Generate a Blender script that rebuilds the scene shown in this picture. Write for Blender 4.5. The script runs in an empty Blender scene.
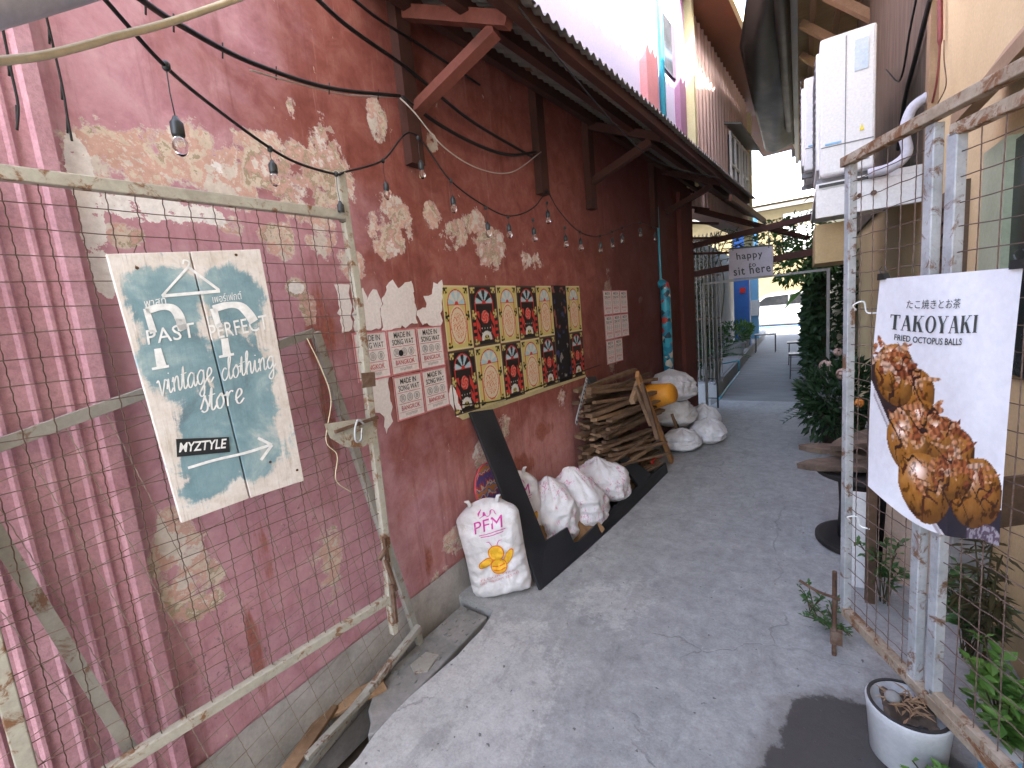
import bpy, bmesh, math, random
from mathutils import Vector, Matrix, noise as mnoise
import numpy as np
R=math.radians
random.seed(7)
S=bpy.context.scene
COL=S.collection
# ------------------------------------------------------------------ survey of the place
F=455.0; H=1.6
def _cam():
    roll=R(5.25); pitch=math.atan(64.2/F)
    def ray(px,py): return Vector((px-512,-(py-384),-F)).normalized()
    up=-ray(512+math.sin(roll)*F/math.tan(pitch),384+math.cos(roll)*F/math.tan(pitch))
    y=ray(800,293); y=(y-up*y.dot(up)).normalized(); x=y.cross(up)
    return Matrix((x,y,up))
RM=_cam(); EYE=Vector((0,0,H))
def ray(px,py): return RM@Vector((px-512,-(py-384),-F))
def hit(px,py,p0,n):
    r=ray(px,py); n=Vector(n); return EYE+r*((Vector(p0)-EYE).dot(n)/r.dot(n))
def onx(px,py,X): return hit(px,py,(X,0,0),(1,0,0))
def ony(px,py,Y): return hit(px,py,(0,Y,0),(0,1,0))
def onz(px,py,Z=0): return hit(px,py,(0,0,Z),(0,0,1))
WX=-1.75
WD=Vector((.082,.9966,0)); WN=Vector((.9966,-.082,0)); WP=Vector((-1.75,2.0,0))
def onw(px,py,off=0.0):                     # a point of the left wall (two straight runs)
    p=onx(px,py,WX+off)
    if p.y<=2.0: return p
    return hit(px,py,WP+WN*off,WN)
def wall(u,z,off=0.0):                      # u metres along the alley
    if u<=2.0: return Vector((WX+off,u,z))
    return WP+WD*(u-2.0)+WN*off+Vector((0,0,z))
# ------------------------------------------------------------------ mesh builder
class MB:
    def __init__(s): s.v=[]; s.f=[]; s.m=[]; s.c=None
    def add(s,vs,fs,mi=0):
        k=len(s.v); s.v+= [Vector(p) for p in vs]; s.f+=[tuple(i+k for i in f) for f in fs]; s.m+=[mi]*len(fs); return s
    def box(s,a,b,mi=0):
        (x0,y0,z0),(x1,y1,z1)=a,b
        return s.add([(x0,y0,z0),(x1,y0,z0),(x1,y1,z0),(x0,y1,z0),(x0,y0,z1),(x1,y0,z1),(x1,y1,z1),(x0,y1,z1)],
          [(0,3,2,1),(4,5,6,7),(0,1,5,4),(1,2,6,5),(2,3,7,6),(3,0,4,7)],mi)
    def bar(s,p,q,w,h,up=(0,0,1),mi=0):
        p,q=Vector(p),Vector(q); d=(q-p).normalized(); u=Vector(up)
        if abs(d.dot(u))>.98: u=Vector((0,1,0))
        a=d.cross(u).normalized()*w/2; b=a.cross(d).normalized()*h/2
        vs=[p-a-b,p+a-b,p+a+b,p-a+b,q-a-b,q+a-b,q+a+b,q-a+b]
        return s.add(vs,[(0,3,2,1),(4,5,6,7),(0,1,5,4),(1,2,6,5),(2,3,7,6),(3,0,4,7)],mi)
    def tube(s,pts,r,n=8,mi=0,caps=True):
        pts=[Vector(p) for p in pts]; k=len(s.v); L=len(pts)
        rr=r if isinstance(r,(list,tuple)) else [r]*L
        d0=(pts[1]-pts[0]).normalized(); ref=Vector((0,0,1)) if abs(d0.z)<.9 else Vector((1,0,0))
        a=d0.cross(ref).normalized()
        for i,p in enumerate(pts):
            d=(pts[min(i+1,L-1)]-pts[max(i-1,0)]).normalized()
            a=(a-d*a.dot(d))
            a=a.normalized() if a.length>1e-6 else d.orthogonal().normalized()
            b=d.cross(a)
            for j in range(n):
                t=2*math.pi*j/n; s.v.append(p+(a*math.cos(t)+b*math.sin(t))*rr[i])
        for i in range(L-1):
            for j in range(n):
                s.f.append((k+i*n+j,k+i*n+(j+1)%n,k+(i+1)*n+(j+1)%n,k+(i+1)*n+j)); s.m.append(mi)
        if caps and n>2:
            s.f.append(tuple(k+j for j in range(n))[::-1]); s.m.append(mi)
            s.f.append(tuple(k+(L-1)*n+j for j in range(n))); s.m.append(mi)
        return s
    def lathe(s,c,prof,n=28,mi=0,axis=None,caps=True):
        c=Vector(c); k=len(s.v); M=axis.to_3x3() if axis else Matrix.Identity(3)
        for r,z in prof:
            for j in range(n):
                t=2*math.pi*j/n; s.v.append(c+M@Vector((r*math.cos(t),r*math.sin(t),z)))
        for i in range(len(prof)-1):
            for j in range(n):
                s.f.append((k+i*n+j,k+i*n+(j+1)%n,k+(i+1)*n+(j+1)%n,k+(i+1)*n+j)); s.m.append(mi)
        if caps:
            s.f.append(tuple(k+j for j in range(n))[::-1]); s.m.append(mi)
            s.f.append(tuple(k+(len(prof)-1)*n+j for j in range(n))); s.m.append(mi)
        return s
    def prism(s,poly,off,mi=0):
        poly=[Vector(p) for p in poly]; n=len(poly); off=Vector(off)
        return s.add(poly+[p+off for p in poly],[tuple(range(n))[::-1],tuple(range(n,2*n))]+[(i,(i+1)%n,(i+1)%n+n,i+n) for i in range(n)],mi)
    def grid(s,fn,nu,nv,mi=0):
        vs=[fn(i/nu,j/nv) for j in range(nv+1) for i in range(nu+1)]; w=nu+1
        return s.add(vs,[(j*w+i,j*w+i+1,(j+1)*w+i+1,(j+1)*w+i) for j in range(nv) for i in range(nu)],mi)
    def leaf(s,p,d,L,w,nrm,mi=0,bend=.15):
        p=Vector(p); d=Vector(d).normalized(); n=Vector(nrm); a=d.cross(n)
        a=a.normalized() if a.length>1e-5 else d.orthogonal().normalized()
        n=a.cross(d)
        q=p+d*L*.5+n*L*bend*.5; t=p+d*L-n*L*bend*.3
        return s.add([p,q-a*w/2,t,q+a*w/2],[(0,1,2),(0,2,3)],mi)
def rot(ax,ang): return Matrix.Rotation(ang,3,ax)
def obj(name,mb,mat,parent=None,base=None,smooth=False,bevel=0,recalc=True):
    if parent is not None:
        q=parent; O=Vector((0,0,0))
        while q is not None: O=O+q.location; q=q.parent
    elif base is not None: O=Vector(base)
    else:
        xs=[p.x for p in mb.v]; ys=[p.y for p in mb.v]; zs=[p.z for p in mb.v]
        O=Vector(((min(xs)+max(xs))/2,(min(ys)+max(ys))/2,min(zs)))
    me=bpy.data.meshes.new(name); me.from_pydata([p-O for p in mb.v],[],mb.f)
    for m in (mat if isinstance(mat,(list,tuple)) else [mat]): me.materials.append(m)
    me.polygons.foreach_set('material_index',mb.m)
    if mb.c is not None:
        at=me.color_attributes.new('Col','FLOAT_COLOR','POINT')
        at.data.foreach_set('color',np.array([(*c,1) for c in mb.c],dtype=np.float32).ravel())
    if recalc:
        bm=bmesh.new(); bm.from_mesh(me); bmesh.ops.recalc_face_normals(bm,faces=bm.faces); bm.to_mesh(me); bm.free()
    if smooth: me.polygons.foreach_set('use_smooth',[True]*len(me.polygons))
    me.update()
    o=bpy.data.objects.new(name,me); COL.objects.link(o)
    if parent is not None: o.parent=parent
    else: o.location=O
    if bevel:
        b=o.modifiers.new('edge','BEVEL'); b.width=bevel; b.segments=2; b.limit_method='ANGLE'
    return o
def tag(o,label,cat,group=None):
    o['label']=label; o['category']=cat
    if group: o['group']=group
    return o
def thing(name,loc,label,cat,group=None):
    o=bpy.data.objects.new(name,None); COL.objects.link(o); o.location=loc; o.empty_display_size=.1
    return tag(o,label,cat,group)
def struct(o): o['kind']='structure'; return o
def dup(o,parent=None):
    c=o.copy(); COL.objects.link(c)
    if parent is not None: c.parent=parent
    for ch in list(o.children): dup(ch,c)
    return c
def dupat(o,loc,label,cat=None,group=None):
    c=dup(o); c.location=loc; c['label']=label
    if group: c['group']=group
    return c
def smooth_path(pts,n=8):
    pts=[Vector(p) for p in pts]; P=[pts[0]*2-pts[1]]+pts+[pts[-1]*2-pts[-2]]; out=[]
    for i in range(1,len(P)-2):
        a,b,c,d=P[i-1:i+3]
        for k in range(n):
            t=k/n; out.append(.5*((2*b)+(c-a)*t+(2*a-5*b+4*c-d)*t*t+(3*b-a-3*c+d)*t**3))
    return out+[pts[-1]]
# ------------------------------------------------------------------ materials
def newm(name):
    m=bpy.data.materials.new(name); m.use_nodes=True; return m,m.node_tree,m.node_tree.nodes['Principled BSDF']
def sock(nt,inp,v):
    if isinstance(v,bpy.types.NodeSocket): nt.links.new(v,inp)
    elif isinstance(v,(tuple,list)) and len(v)==3 and inp.type=='RGBA': inp.default_value=(*v,1)
    else: inp.default_value=v
def coord(nt,scale=(1,1,1),kind='Object',rotz=0):
    t=nt.nodes.new('ShaderNodeTexCoord'); mp=nt.nodes.new('ShaderNodeMapping'); mp.inputs['Scale'].default_value=scale
    mp.inputs['Rotation'].default_value=(0,0,rotz)
    nt.links.new(t.outputs[kind],mp.inputs[0]); return mp.outputs[0]
def noise(nt,vec,scale,detail=6,rough=.6,dist=0.):
    n=nt.nodes.new('ShaderNodeTexNoise'); sock(nt,n.inputs['Vector'],vec)
    n.inputs['Scale'].default_value=scale; n.inputs['Detail'].default_value=detail; n.inputs['Roughness'].default_value=rough; n.inputs['Distortion'].default_value=dist
    return n.outputs['Fac']
def ramp(nt,fac,stops,interp='LINEAR'):
    r=nt.nodes.new('ShaderNodeValToRGB'); r.color_ramp.interpolation=interp; e=r.color_ramp.elements
    while len(e)<len(stops): e.new(.5)
    for k,(p,c) in enumerate(stops):
        e[k].position=p; e[k].color=(*c,1) if isinstance(c,(tuple,list)) else (c,c,c,1)
    sock(nt,r.inputs[0],fac); return r.outputs[0]
def mix(nt,fac,a,b,mode='MIX'):
    n=nt.nodes.new('ShaderNodeMix'); n.data_type='RGBA'; n.blend_type=mode
    sock(nt,n.inputs[0],fac); sock(nt,n.inputs[6],a); sock(nt,n.inputs[7],b); return n.outputs[2]
def mth(nt,op,a,b=0.,c=None,clamp=False):
    n=nt.nodes.new('ShaderNodeMath'); n.operation=op; n.use_clamp=clamp
    sock(nt,n.inputs[0],a); sock(nt,n.inputs[1],b)
    if c is not None: sock(nt,n.inputs[2],c)
    return n.outputs[0]
def step(nt,x,lo,hi):
    n=nt.nodes.new('ShaderNodeMapRange'); n.interpolation_type='SMOOTHSTEP'
    sock(nt,n.inputs[0],x); n.inputs[1].default_value=lo; n.inputs[2].default_value=hi; return n.outputs[0]
def sep(nt,vec):
    n=nt.nodes.new('ShaderNodeSeparateXYZ'); nt.links.new(vec,n.inputs[0]); return n.outputs
def bump(nt,b,h,strength=.3,dist=.01,prev=None):
    n=nt.nodes.new('ShaderNodeBump'); n.inputs['Strength'].default_value=strength; n.inputs['Distance'].default_value=dist
    nt.links.new(h,n.inputs['Height'])
    if prev is not None: nt.links.new(prev,n.inputs['Normal'])
    nt.links.new(n.outputs[0],b.inputs['Normal']); return n.outputs[0]
def spots(nt,vec,items):                    # highest of several soft ellipses, 0..1
    out=None
    for (c,r,amp) in items:
        a=nt.nodes.new('ShaderNodeVectorMath'); a.operation='SUBTRACT'; nt.links.new(vec,a.inputs[0]); a.inputs[1].default_value=c
        m=nt.nodes.new('ShaderNodeVectorMath'); m.operation='MULTIPLY'; nt.links.new(a.outputs[0],m.inputs[0]); m.inputs[1].default_value=[1/q if q else 0 for q in r]
        l=nt.nodes.new('ShaderNodeVectorMath'); l.operation='LENGTH'; nt.links.new(m.outputs[0],l.inputs[0])
        v=mth(nt,'MULTIPLY',mth(nt,'SUBTRACT',1.,l.outputs['Value'],clamp=True),amp)
        out=v if out is None else mth(nt,'MAXIMUM',out,v)
    return out
def grime(name,cols,scale=4,rough=.7,bmp=.15,metal=0,rust=None,stretch=(1,1,1),detail=7,fine=60,bd=.004,spec=.3,kind='Object'):
    m,nt,b=newm(name); v=coord(nt,stretch,kind)
    n1=noise(nt,v,scale,detail,.62,.3); k=len(cols)
    c=ramp(nt,n1,[(.3+.4*i/max(1,k-1),q) for i,q in enumerate(cols)])
    n2=noise(nt,v,fine,4,.7)
    c=mix(nt,.35,c,ramp(nt,n2,[(.3,.45),(.7,1.)]),'MULTIPLY')
    if rust:
        rm=step(nt,noise(nt,v,scale*1.9,9,.7,.6),1-rust[1]-.06,1-rust[1]+.04)
        rc=mix(nt,n2,rust[0],tuple(q*.45 for q in rust[0])); c=mix(nt,rm,c,rc)
        sock(nt,b.inputs['Metallic'],mth(nt,'MULTIPLY',mth(nt,'SUBTRACT',1.,rm),metal))
    else: b.inputs['Metallic'].default_value=metal
    nt.links.new(c,b.inputs['Base Color'])
    sock(nt,b.inputs['Roughness'],ramp(nt,n1,[(.2,max(0,rough-.12)),(.8,min(1,rough+.12))]))
    b.inputs['Specular IOR Level'].default_value=spec
    h=mth(nt,'ADD',n1,mth(nt,'MULTIPLY',n2,.5)); bump(nt,b,h,bmp,bd)
    return m
def leafm(name,a,bc):
    m,nt,b=newm(name); v=coord(nt); c=ramp(nt,noise(nt,v,14,3,.6),[(.3,a),(.7,bc)])
    nt.links.new(c,b.inputs['Base Color']); b.inputs['Roughness'].default_value=.55
    b.inputs['Subsurface Weight'].default_value=0
    tr=nt.nodes.new('ShaderNodeBsdfTranslucent'); nt.links.new(c,tr.inputs[0]); mx=nt.nodes.new('ShaderNodeMixShader'); mx.inputs[0].default_value=.25
    out=nt.nodes['Material Output']; nt.links.new(b.outputs[0],mx.inputs[1]); nt.links.new(tr.outputs[0],mx.inputs[2]); nt.links.new(mx.outputs[0],out.inputs[0])
    return m
def printm(name,rough=.5):
    m,nt,b=newm(name); a=nt.nodes.new('ShaderNodeAttribute'); a.attribute_name='Col'
    v=coord(nt); n=noise(nt,v,35,5,.7)
    c=mix(nt,.25,a.outputs['Color'],ramp(nt,n,[(.3,.55),(.65,1.)]),'MULTIPLY')
    nt.links.new(c,b.inputs['Base Color']); b.inputs['Roughness'].default_value=rough; b.inputs['Specular IOR Level'].default_value=.25
    bump(nt,b,noise(nt,v,18,4,.6),.12,.004); return m
M={}
M['plinth']=grime('grey_render',[(.26,.25,.24),(.36,.35,.34),(.44,.42,.41)],6,.9,.5)
M['mortar']=grime('drain_concrete',[(.13,.13,.125),(.22,.22,.21),(.28,.27,.26)],7,.92,.6)
M['dirt']=grime('dark_soil',[(.06,.045,.035),(.12,.09,.07)],9,.95,.7)
M['greenframe']=grime('chalky_steel',[(.30,.285,.235),(.40,.385,.32),(.35,.32,.26)],9,.6,.25,.0,((.24,.12,.06),.42))
M['flatbar']=grime('pale_flat_bar',[(.26,.255,.23),(.37,.365,.33)],6,.6,.2,0,((.20,.11,.07),.40))
M['rust']=grime('rusty_steel',[(.06,.035,.025),(.13,.07,.045),(.22,.16,.12)],14,.85,.5,.2)
M['rustwood']=grime('rusted_rail',[(.20,.14,.095),(.33,.26,.19),(.44,.38,.31)],9,.8,.5,0,((.22,.10,.045),.45))
M['wire']=grime('rusty_wire',[(.07,.045,.035),(.15,.10,.08),(.11,.065,.05)],30,.7,.1,.2)
M['wirepale']=grime('galvanised_wire',[(.13,.10,.08),(.27,.23,.19),(.17,.11,.07)],25,.6,.1,.3)
M['galv']=grime('galvanised_post',[(.33,.35,.365),(.46,.48,.50),(.55,.57,.58)],8,.5,.2,.3,((.22,.12,.07),.41))
M['black']=grime('black_board',[(.012,.014,.018),(.022,.024,.030)],5,.42,.05,spec=.5)
M['cable']=grime('black_cable',[(.010,.010,.010),(.022,.02,.02)],20,.55,.1)
M['socket']=grime('dark_socket',[(.012,.016,.018),(.03,.036,.038)],20,.45,.1,spec=.5)
M['cream']=grime('cream_rope',[(.52,.45,.30),(.64,.56,.40)],20,.75,.2)
M['whitewire']=grime('thin_pale_wire',[(.40,.36,.32),(.50,.46,.42)],20,.6,.1)
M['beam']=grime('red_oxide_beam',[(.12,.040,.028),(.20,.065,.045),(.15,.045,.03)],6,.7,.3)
M['roof']=grime('old_roof_sheet',[(.13,.115,.10),(.22,.20,.18),(.17,.13,.10)],3,.62,.15,.25,((.16,.075,.04),.36))
M['lav']=grime('lavender_paint',[(.45,.43,.60),(.54,.51,.68)],1.2,.8,.1)
M['pinkcol']=grime('pink_pilaster',[(.50,.20,.22),(.58,.26,.27)],2,.8,.1)
M['purple']=grime('mauve_trim',[(.28,.14,.24),(.36,.19,.30)],2,.8,.1)
M['bluepipe']=grime('blue_pvc',[(.03,.33,.47),(.06,.42,.55)],5,.4,.05,spec=.5)
M['yellowpipe']=grime('yellow_paint',[(.58,.50,.26),(.68,.62,.40)],3,.6,.1)
M['clad']=grime('salmon_cladding',[(.58,.40,.36),(.68,.50,.46)],2,.75,.1,stretch=(1,1,.2))
M['soffit']=grime('brown_soffit',[(.13,.045,.022),(.20,.075,.038)],3,.6,.1)
M['black_tarp']=grime('black_sheet',[(.010,.010,.011),(.02,.02,.02)],3,.6,.2)
M['gutter']=grime('grey_gutter',[(.22,.22,.22),(.30,.30,.30)],3,.5,.1)
M['orange']=grime('ochre_wall',[(.52,.385,.205),(.60,.455,.25),(.64,.50,.29)],1.6,.85,.15)
M['ply']=grime('raw_plywood',[(.38,.27,.13),(.50,.37,.20)],3,.75,.2,stretch=(1,6,1))
M['rafter']=grime('rafter_timber',[(.26,.16,.09),(.36,.24,.14)],5,.75,.3)
M['white']=grime('white_paint_metal',[(.68,.67,.66),(.76,.75,.74)],2,.42,.04,spec=.5)
M['greyplastic']=grime('grey_plastic',[(.16,.16,.17),(.24,.24,.25)],8,.5,.05)
M['pvc']=grime('grey_lagging',[(.42,.42,.48),(.54,.54,.60)],12,.6,.2)
M['timber']=grime('weathered_timber',[(.11,.065,.038),(.20,.125,.075),(.30,.20,.125)],6,.85,.5,stretch=(1,1,1))
M['timber2']=grime('fresh_timber',[(.22,.135,.075),(.34,.22,.13),(.42,.29,.18)],7,.85,.5)
M['timber3']=grime('dark_timber',[(.055,.034,.022),(.11,.068,.042),(.16,.10,.065)],7,.88,.5)
M['plank']=grime('orange_brown_plank',[(.33,.16,.06),(.42,.22,.09)],5,.7,.3)
M['bucket']=grime('orange_plastic',[(.62,.24,.015),(.70,.30,.03)],4,.5,.05,spec=.4)
M['card']=grime('brown_cardboard',[(.20,.11,.05),(.30,.18,.09)],5,.85,.3)
M['red']=grime('red_ribbon',[(.55,.02,.02),(.65,.04,.03)],9,.6,.1)
M['poster_w']=grime('white_paper',[(.76,.72,.71),(.86,.83,.82)],5,.8,.15)
M['paper_old']=grime('old_paper',[(.34,.26,.22),(.46,.38,.33)],8,.85,.2)
M['pinkink']=grime('pink_ink',[(.60,.20,.22),(.68,.27,.29)],40,.8,.05)
M['redink']=grime('red_ink',[(.50,.06,.08),(.58,.10,.12)],40,.8,.05)
M['darkink']=grime('dark_ink',[(.035,.04,.035),(.08,.085,.08)],40,.8,.05)
M['greyink']=grime('grey_ink',[(.20,.20,.20),(.36,.36,.35)],60,.8,.05)
M['magenta']=grime('magenta_ink',[(.55,.03,.30),(.62,.07,.36)],40,.6,.05)
M['beey']=grime('yellow_ink',[(.75,.40,.02),(.82,.50,.04)],40,.6,.05)
M['beeo']=grime('orange_ink',[(.62,.12,.01),(.70,.18,.02)],40,.6,.05)
M['chalk']=grime('white_lettering',[(.76,.79,.79),(.86,.88,.88)],30,.75,.1)
M['print']=printm('printed_paper')
M['printgl']=printm('printed_banner',.32)
M['blackplate']=grime('black_sticker',[(.012,.014,.016),(.03,.035,.04)],20,.5,.05)
M['pot_w']=grime('grey_white_pot',[(.42,.43,.44),(.54,.55,.56)],5,.45,.1,spec=.5)
M['pot_d']=grime('dark_pot',[(.03,.022,.018),(.06,.04,.03)],8,.6,.2)
M['spool']=grime('black_spool',[(.015,.014,.014),(.04,.034,.03)],7,.6,.3)
M['bark']=grime('bark_slab',[(.05,.036,.028),(.12,.085,.062),(.20,.15,.11)],9,.85,.6)
M['flowerp']=grime('pale_flower',[(.42,.28,.24),(.58,.44,.38)],30,.8,.3)
M['flowero']=grime('orange_flower',[(.65,.20,.03),(.75,.30,.06)],30,.8,.3)
M['flowery']=grime('yellow_flower',[(.75,.60,.04),(.80,.66,.1)],30,.8,.3)
M['leaf1']=leafm('leaf_green',(.030,.085,.020),(.065,.15,.035))
M['leaf2']=leafm('leaf_dark',(.012,.035,.012),(.030,.070,.022))
M['leaf3']=leafm('leaf_dry',(.06,.055,.025),(.10,.085,.04))
M['leaf4']=leafm('leaf_bright',(.07,.17,.03),(.14,.28,.05))
M['stem']=grime('plant_stem',[(.05,.05,.02),(.10,.08,.04)],20,.8,.2)
M['bluecol']=grime('blue_column',[(.02,.10,.36),(.035,.15,.46)],2,.5,.1,spec=.4)
M['ltblue']=grime('light_blue_wall',[(.18,.45,.72),(.25,.52,.78)],2,.6,.1)
M['beige']=grime('beige_facade',[(.13,.105,.055),(.165,.135,.075)],1.5,.85,.1)
M['car']=grime('white_car_paint',[(.40,.40,.41),(.45,.45,.46)],2,.25,.01,spec=.6)
M['glassd']=grime('tinted_glass',[(.008,.009,.010),(.016,.017,.018)],3,.25,.0,spec=.2)
M['slat']=grime('dark_grey_shutter',[(.05,.055,.06),(.09,.095,.10)],4,.5,.1)
M['steelframe']=grime('grey_tube',[(.20,.20,.20),(.32,.31,.30)],8,.5,.15,.3)
M['step']=grime('terrace_concrete',[(.28,.28,.285),(.36,.36,.36)],4,.85,.3)
M['blackmetal']=grime('black_tube',[(.012,.012,.012),(.03,.03,.03)],9,.45,.1,spec=.5)
M['win']=grime('window_glass',[(.03,.035,.045),(.07,.075,.085)],2,.1,0,spec=.6)
M['sidewalk']=grime('kerb_blue',[(.05,.12,.34),(.08,.17,.42)],4,.7,.1)
# --- peeling pink wall
def wall_material():
    m,nt,b=newm('peeling_pink_wall'); v=coord(nt); X,Y,Z=sep(nt,v)
    n1=noise(nt,v,2.2,10,.62,.4); n2=noise(nt,v,9,10,.68,.5); n3=noise(nt,v,55,5,.7)
    vs=coord(nt,(3,7,.55)); streak=noise(nt,vs,1.6,8,.7,.2)
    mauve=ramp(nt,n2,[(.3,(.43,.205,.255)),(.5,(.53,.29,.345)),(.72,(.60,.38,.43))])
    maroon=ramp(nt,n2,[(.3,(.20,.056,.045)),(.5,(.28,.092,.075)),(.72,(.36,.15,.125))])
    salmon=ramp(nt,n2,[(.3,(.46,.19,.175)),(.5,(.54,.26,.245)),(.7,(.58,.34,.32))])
    fy=step(nt,mth(nt,'ADD',mth(nt,'ADD',Y,mth(nt,'MULTIPLY',mth(nt,'SUBTRACT',Z,2.0),.4)),mth(nt,'MULTIPLY',mth(nt,'SUBTRACT',n1,.5),2.2)),.75,1.75)  # maroon gains towards the top: the roof's shade painted into the wall
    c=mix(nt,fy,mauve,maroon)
    lz=mth(nt,'ADD',Z,mth(nt,'MULTIPLY',mth(nt,'SUBTRACT',n1,.5),.9))
    low=mth(nt,'SUBTRACT',1.,step(nt,lz,.60,1.0)); c=mix(nt,mth(nt,'MULTIPLY',low,mth(nt,'MULTIPLY',fy,.9)),c,salmon)
    # faded upper band near the street
    c=mix(nt,mth(nt,'MULTIPLY',step(nt,streak,.52,.72),.45),c,(.17,.045,.036))
    c=mix(nt,mth(nt,'MULTIPLY',step(nt,noise(nt,vs,2.9,8,.7),.58,.7),.35),c,(.52,.27,.25))
    # rust-brown wash marks
    W=lambda px,py: tuple(onw(px,py))
    def S_(L): return [(W(px,py),(0,a,bq),amp) for px,py,a,bq,amp in L]
    rs=spots(nt,v,S_([(500,500,.22,.34,1),(520,470,.3,.16,.9),(545,430,.3,.12,.7),(470,560,.16,.16,.8),(268,560,.07,.42,.6),(255,650,.05,.3,.7),(330,420,.06,.5,.9),(600,250,.5,.4,.5),(430,560,.12,.2,.5),(320,330,.16,.3,.8)]))
    rmask=step(nt,mth(nt,'ADD',mth(nt,'MULTIPLY',mth(nt,'MULTIPLY',rs,2.,clamp=True),.22),mth(nt,'ADD',mth(nt,'MULTIPLY',streak,.55),mth(nt,'MULTIPLY',n2,.3))),.56,.66)
    c=mix(nt,mth(nt,'MULTIPLY',rmask,.8),c,ramp(nt,n3,[(.3,(.22,.055,.03)),(.7,(.36,.12,.07))]))
    # mould speckle low down
    sp=step(nt,noise(nt,v,42,6,.75),.56,.64)
    spz=spots(nt,v,S_([(230,650,.5,.42,1),(150,600,.3,.5,.5),(300,520,.25,.3,.9)]))
    c=mix(nt,mth(nt,'MULTIPLY',mth(nt,'MULTIPLY',sp,spz),.85),c,(.10,.075,.085))
    # peeled paint: peach, khaki, cream
    P=[(120,165,.15,.12,1),(170,150,.14,.10,1),(215,170,.16,.15,1),(265,160,.16,.12,1),(300,180,.15,.18,1),(330,170,.13,.2,1),(318,225,.11,.16,.9),
       (378,122,.07,.13,1),(395,225,.13,.16,1.1),(382,235,.10,.12,1),(278,238,.09,.08,.95),(432,142,.05,.06,.9),(432,215,.08,.09,.9),(455,235,.12,.12,.85),(490,245,.2,.16,.85),(475,222,.12,.1,.75),(530,258,.2,.1,.6),
       (180,560,.09,.2,1.05),(195,590,.10,.11,1),(297,288,.05,.04,1),(308,305,.05,.09,.8),(455,540,.18,.10,.75),(440,575,.12,.06,.7),(612,330,.13,.55,1),(500,430,.12,.13,.8),(480,455,.1,.1,.75),(560,400,.12,.1,.6),(350,265,.12,.1,.7),(292,108,.03,.06,.9),(230,225,.07,.05,.8),(120,235,.08,.05,.85),(640,300,.1,.06,.6),(330,560,.1,.25,.6)]
    pb=mth(nt,'MULTIPLY',spots(nt,v,[(c_,(0,r_[1]*1.35,r_[2]*1.35),a_) for c_,r_,a_ in S_(P)]),2.2,clamp=True); rag=noise(nt,v,7.5,14,.70,.25); fineR=noise(nt,v,26,8,.7,.3)
    field=mth(nt,'ADD',mth(nt,'MULTIPLY',pb,.27),mth(nt,'ADD',mth(nt,'MULTIPLY',rag,.85),mth(nt,'MULTIPLY',fineR,.20)))
    pm=step(nt,field,.742,.752); lip=mth(nt,'SUBTRACT',step(nt,field,.722,.734),pm)
    pn=noise(nt,v,3.6,13,.70,.2)
    pc=ramp(nt,pn,[(.36,(.70,.65,.60)),(.44,(.64,.42,.36)),(.485,(.68,.59,.50)),(.525,(.40,.35,.25)),(.55,(.62,.40,.35)),(.59,(.74,.69,.66))],'CONSTANT')
    pc=mix(nt,.4,pc,ramp(nt,fineR,[(.3,(.45,.38,.30)),(.6,(1,1,1))]),'MULTIPLY')
    # fade: peach only near street, tan deeper
    c=mix(nt,pm,c,pc); c=mix(nt,mth(nt,'MULTIPLY',lip,.6),c,(.62,.54,.52))
    Wt=[(80,170,.035,.11,1.2),(90,205,.035,.12,1.2),(96,245,.035,.13,1.2),(104,275,.03,.08,1.2),(150,208,.2,.06,.85),(205,215,.12,.05,.8),(297,288,.045,.03,1),(215,165,.06,.05,.5),(345,300,.05,.06,.6)]
    wb=mth(nt,'MULTIPLY',spots(nt,v,[(c_,(0,r_[1]*1.3,r_[2]*1.3),a_) for c_,r_,a_ in S_(Wt)]),2.,clamp=True)
    wm=step(nt,mth(nt,'ADD',mth(nt,'MULTIPLY',wb,.30),mth(nt,'ADD',mth(nt,'MULTIPLY',fineR,.5),mth(nt,'MULTIPLY',rag,.45))),.705,.715)
    c=mix(nt,wm,c,ramp(nt,n3,[(.3,(.74,.72,.71)),(.7,(.86,.85,.84))]))
    # tiny chips everywhere
    ch=step(nt,noise(nt,coord(nt,(1,1,.6)),19,8,.75,.4),.665,.68); c=mix(nt,ch,c,(.58,.48,.40))
    c=mix(nt,mth(nt,'MULTIPLY',step(nt,mth(nt,'ADD',Y,n1),3.6,5.4),.8),c,(.07,.022,.020))  # canopy shade painted in: wall colour darkens along the far stretch
    c=mix(nt,.3,c,ramp(nt,n3,[(.3,.55),(.7,1.)]),'MULTIPLY')
    nt.links.new(c,b.inputs['Base Color']); sock(nt,b.inputs['Roughness'],ramp(nt,n1,[(.3,.5),(.7,.75)])); b.inputs['Specular IOR Level'].default_value=.28
    h=mth(nt,'SUBTRACT',mth(nt,'MULTIPLY',n3,.25),mth(nt,'ADD',pm,mth(nt,'MULTIPLY',wm,.6)))
    h=mth(nt,'ADD',h,mth(nt,'MULTIPLY',n2,.8)); bump(nt,b,h,.5,.004); return m
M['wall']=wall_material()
def corr_material():
    m,nt,b=newm('rough_pink_render'); v=coord(nt)
    n2=noise(nt,v,7,8,.65,.3); n3=noise(nt,v,70,6,.8)
    c=ramp(nt,n2,[(.3,(.44,.22,.27)),(.7,(.57,.33,.38))])
    c=mix(nt,.55,c,ramp(nt,n3,[(.35,.45),(.6,1.)]),'MULTIPLY')
    c=mix(nt,step(nt,noise(nt,v,30,7,.8),.64,.68),c,(.52,.38,.40))
    nt.links.new(c,b.inputs['Base Color']); b.inputs['Roughness'].default_value=.75; bump(nt,b,mth(nt,'ADD',n3,n2),.6,.006); return m
M['corr']=corr_material()
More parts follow.
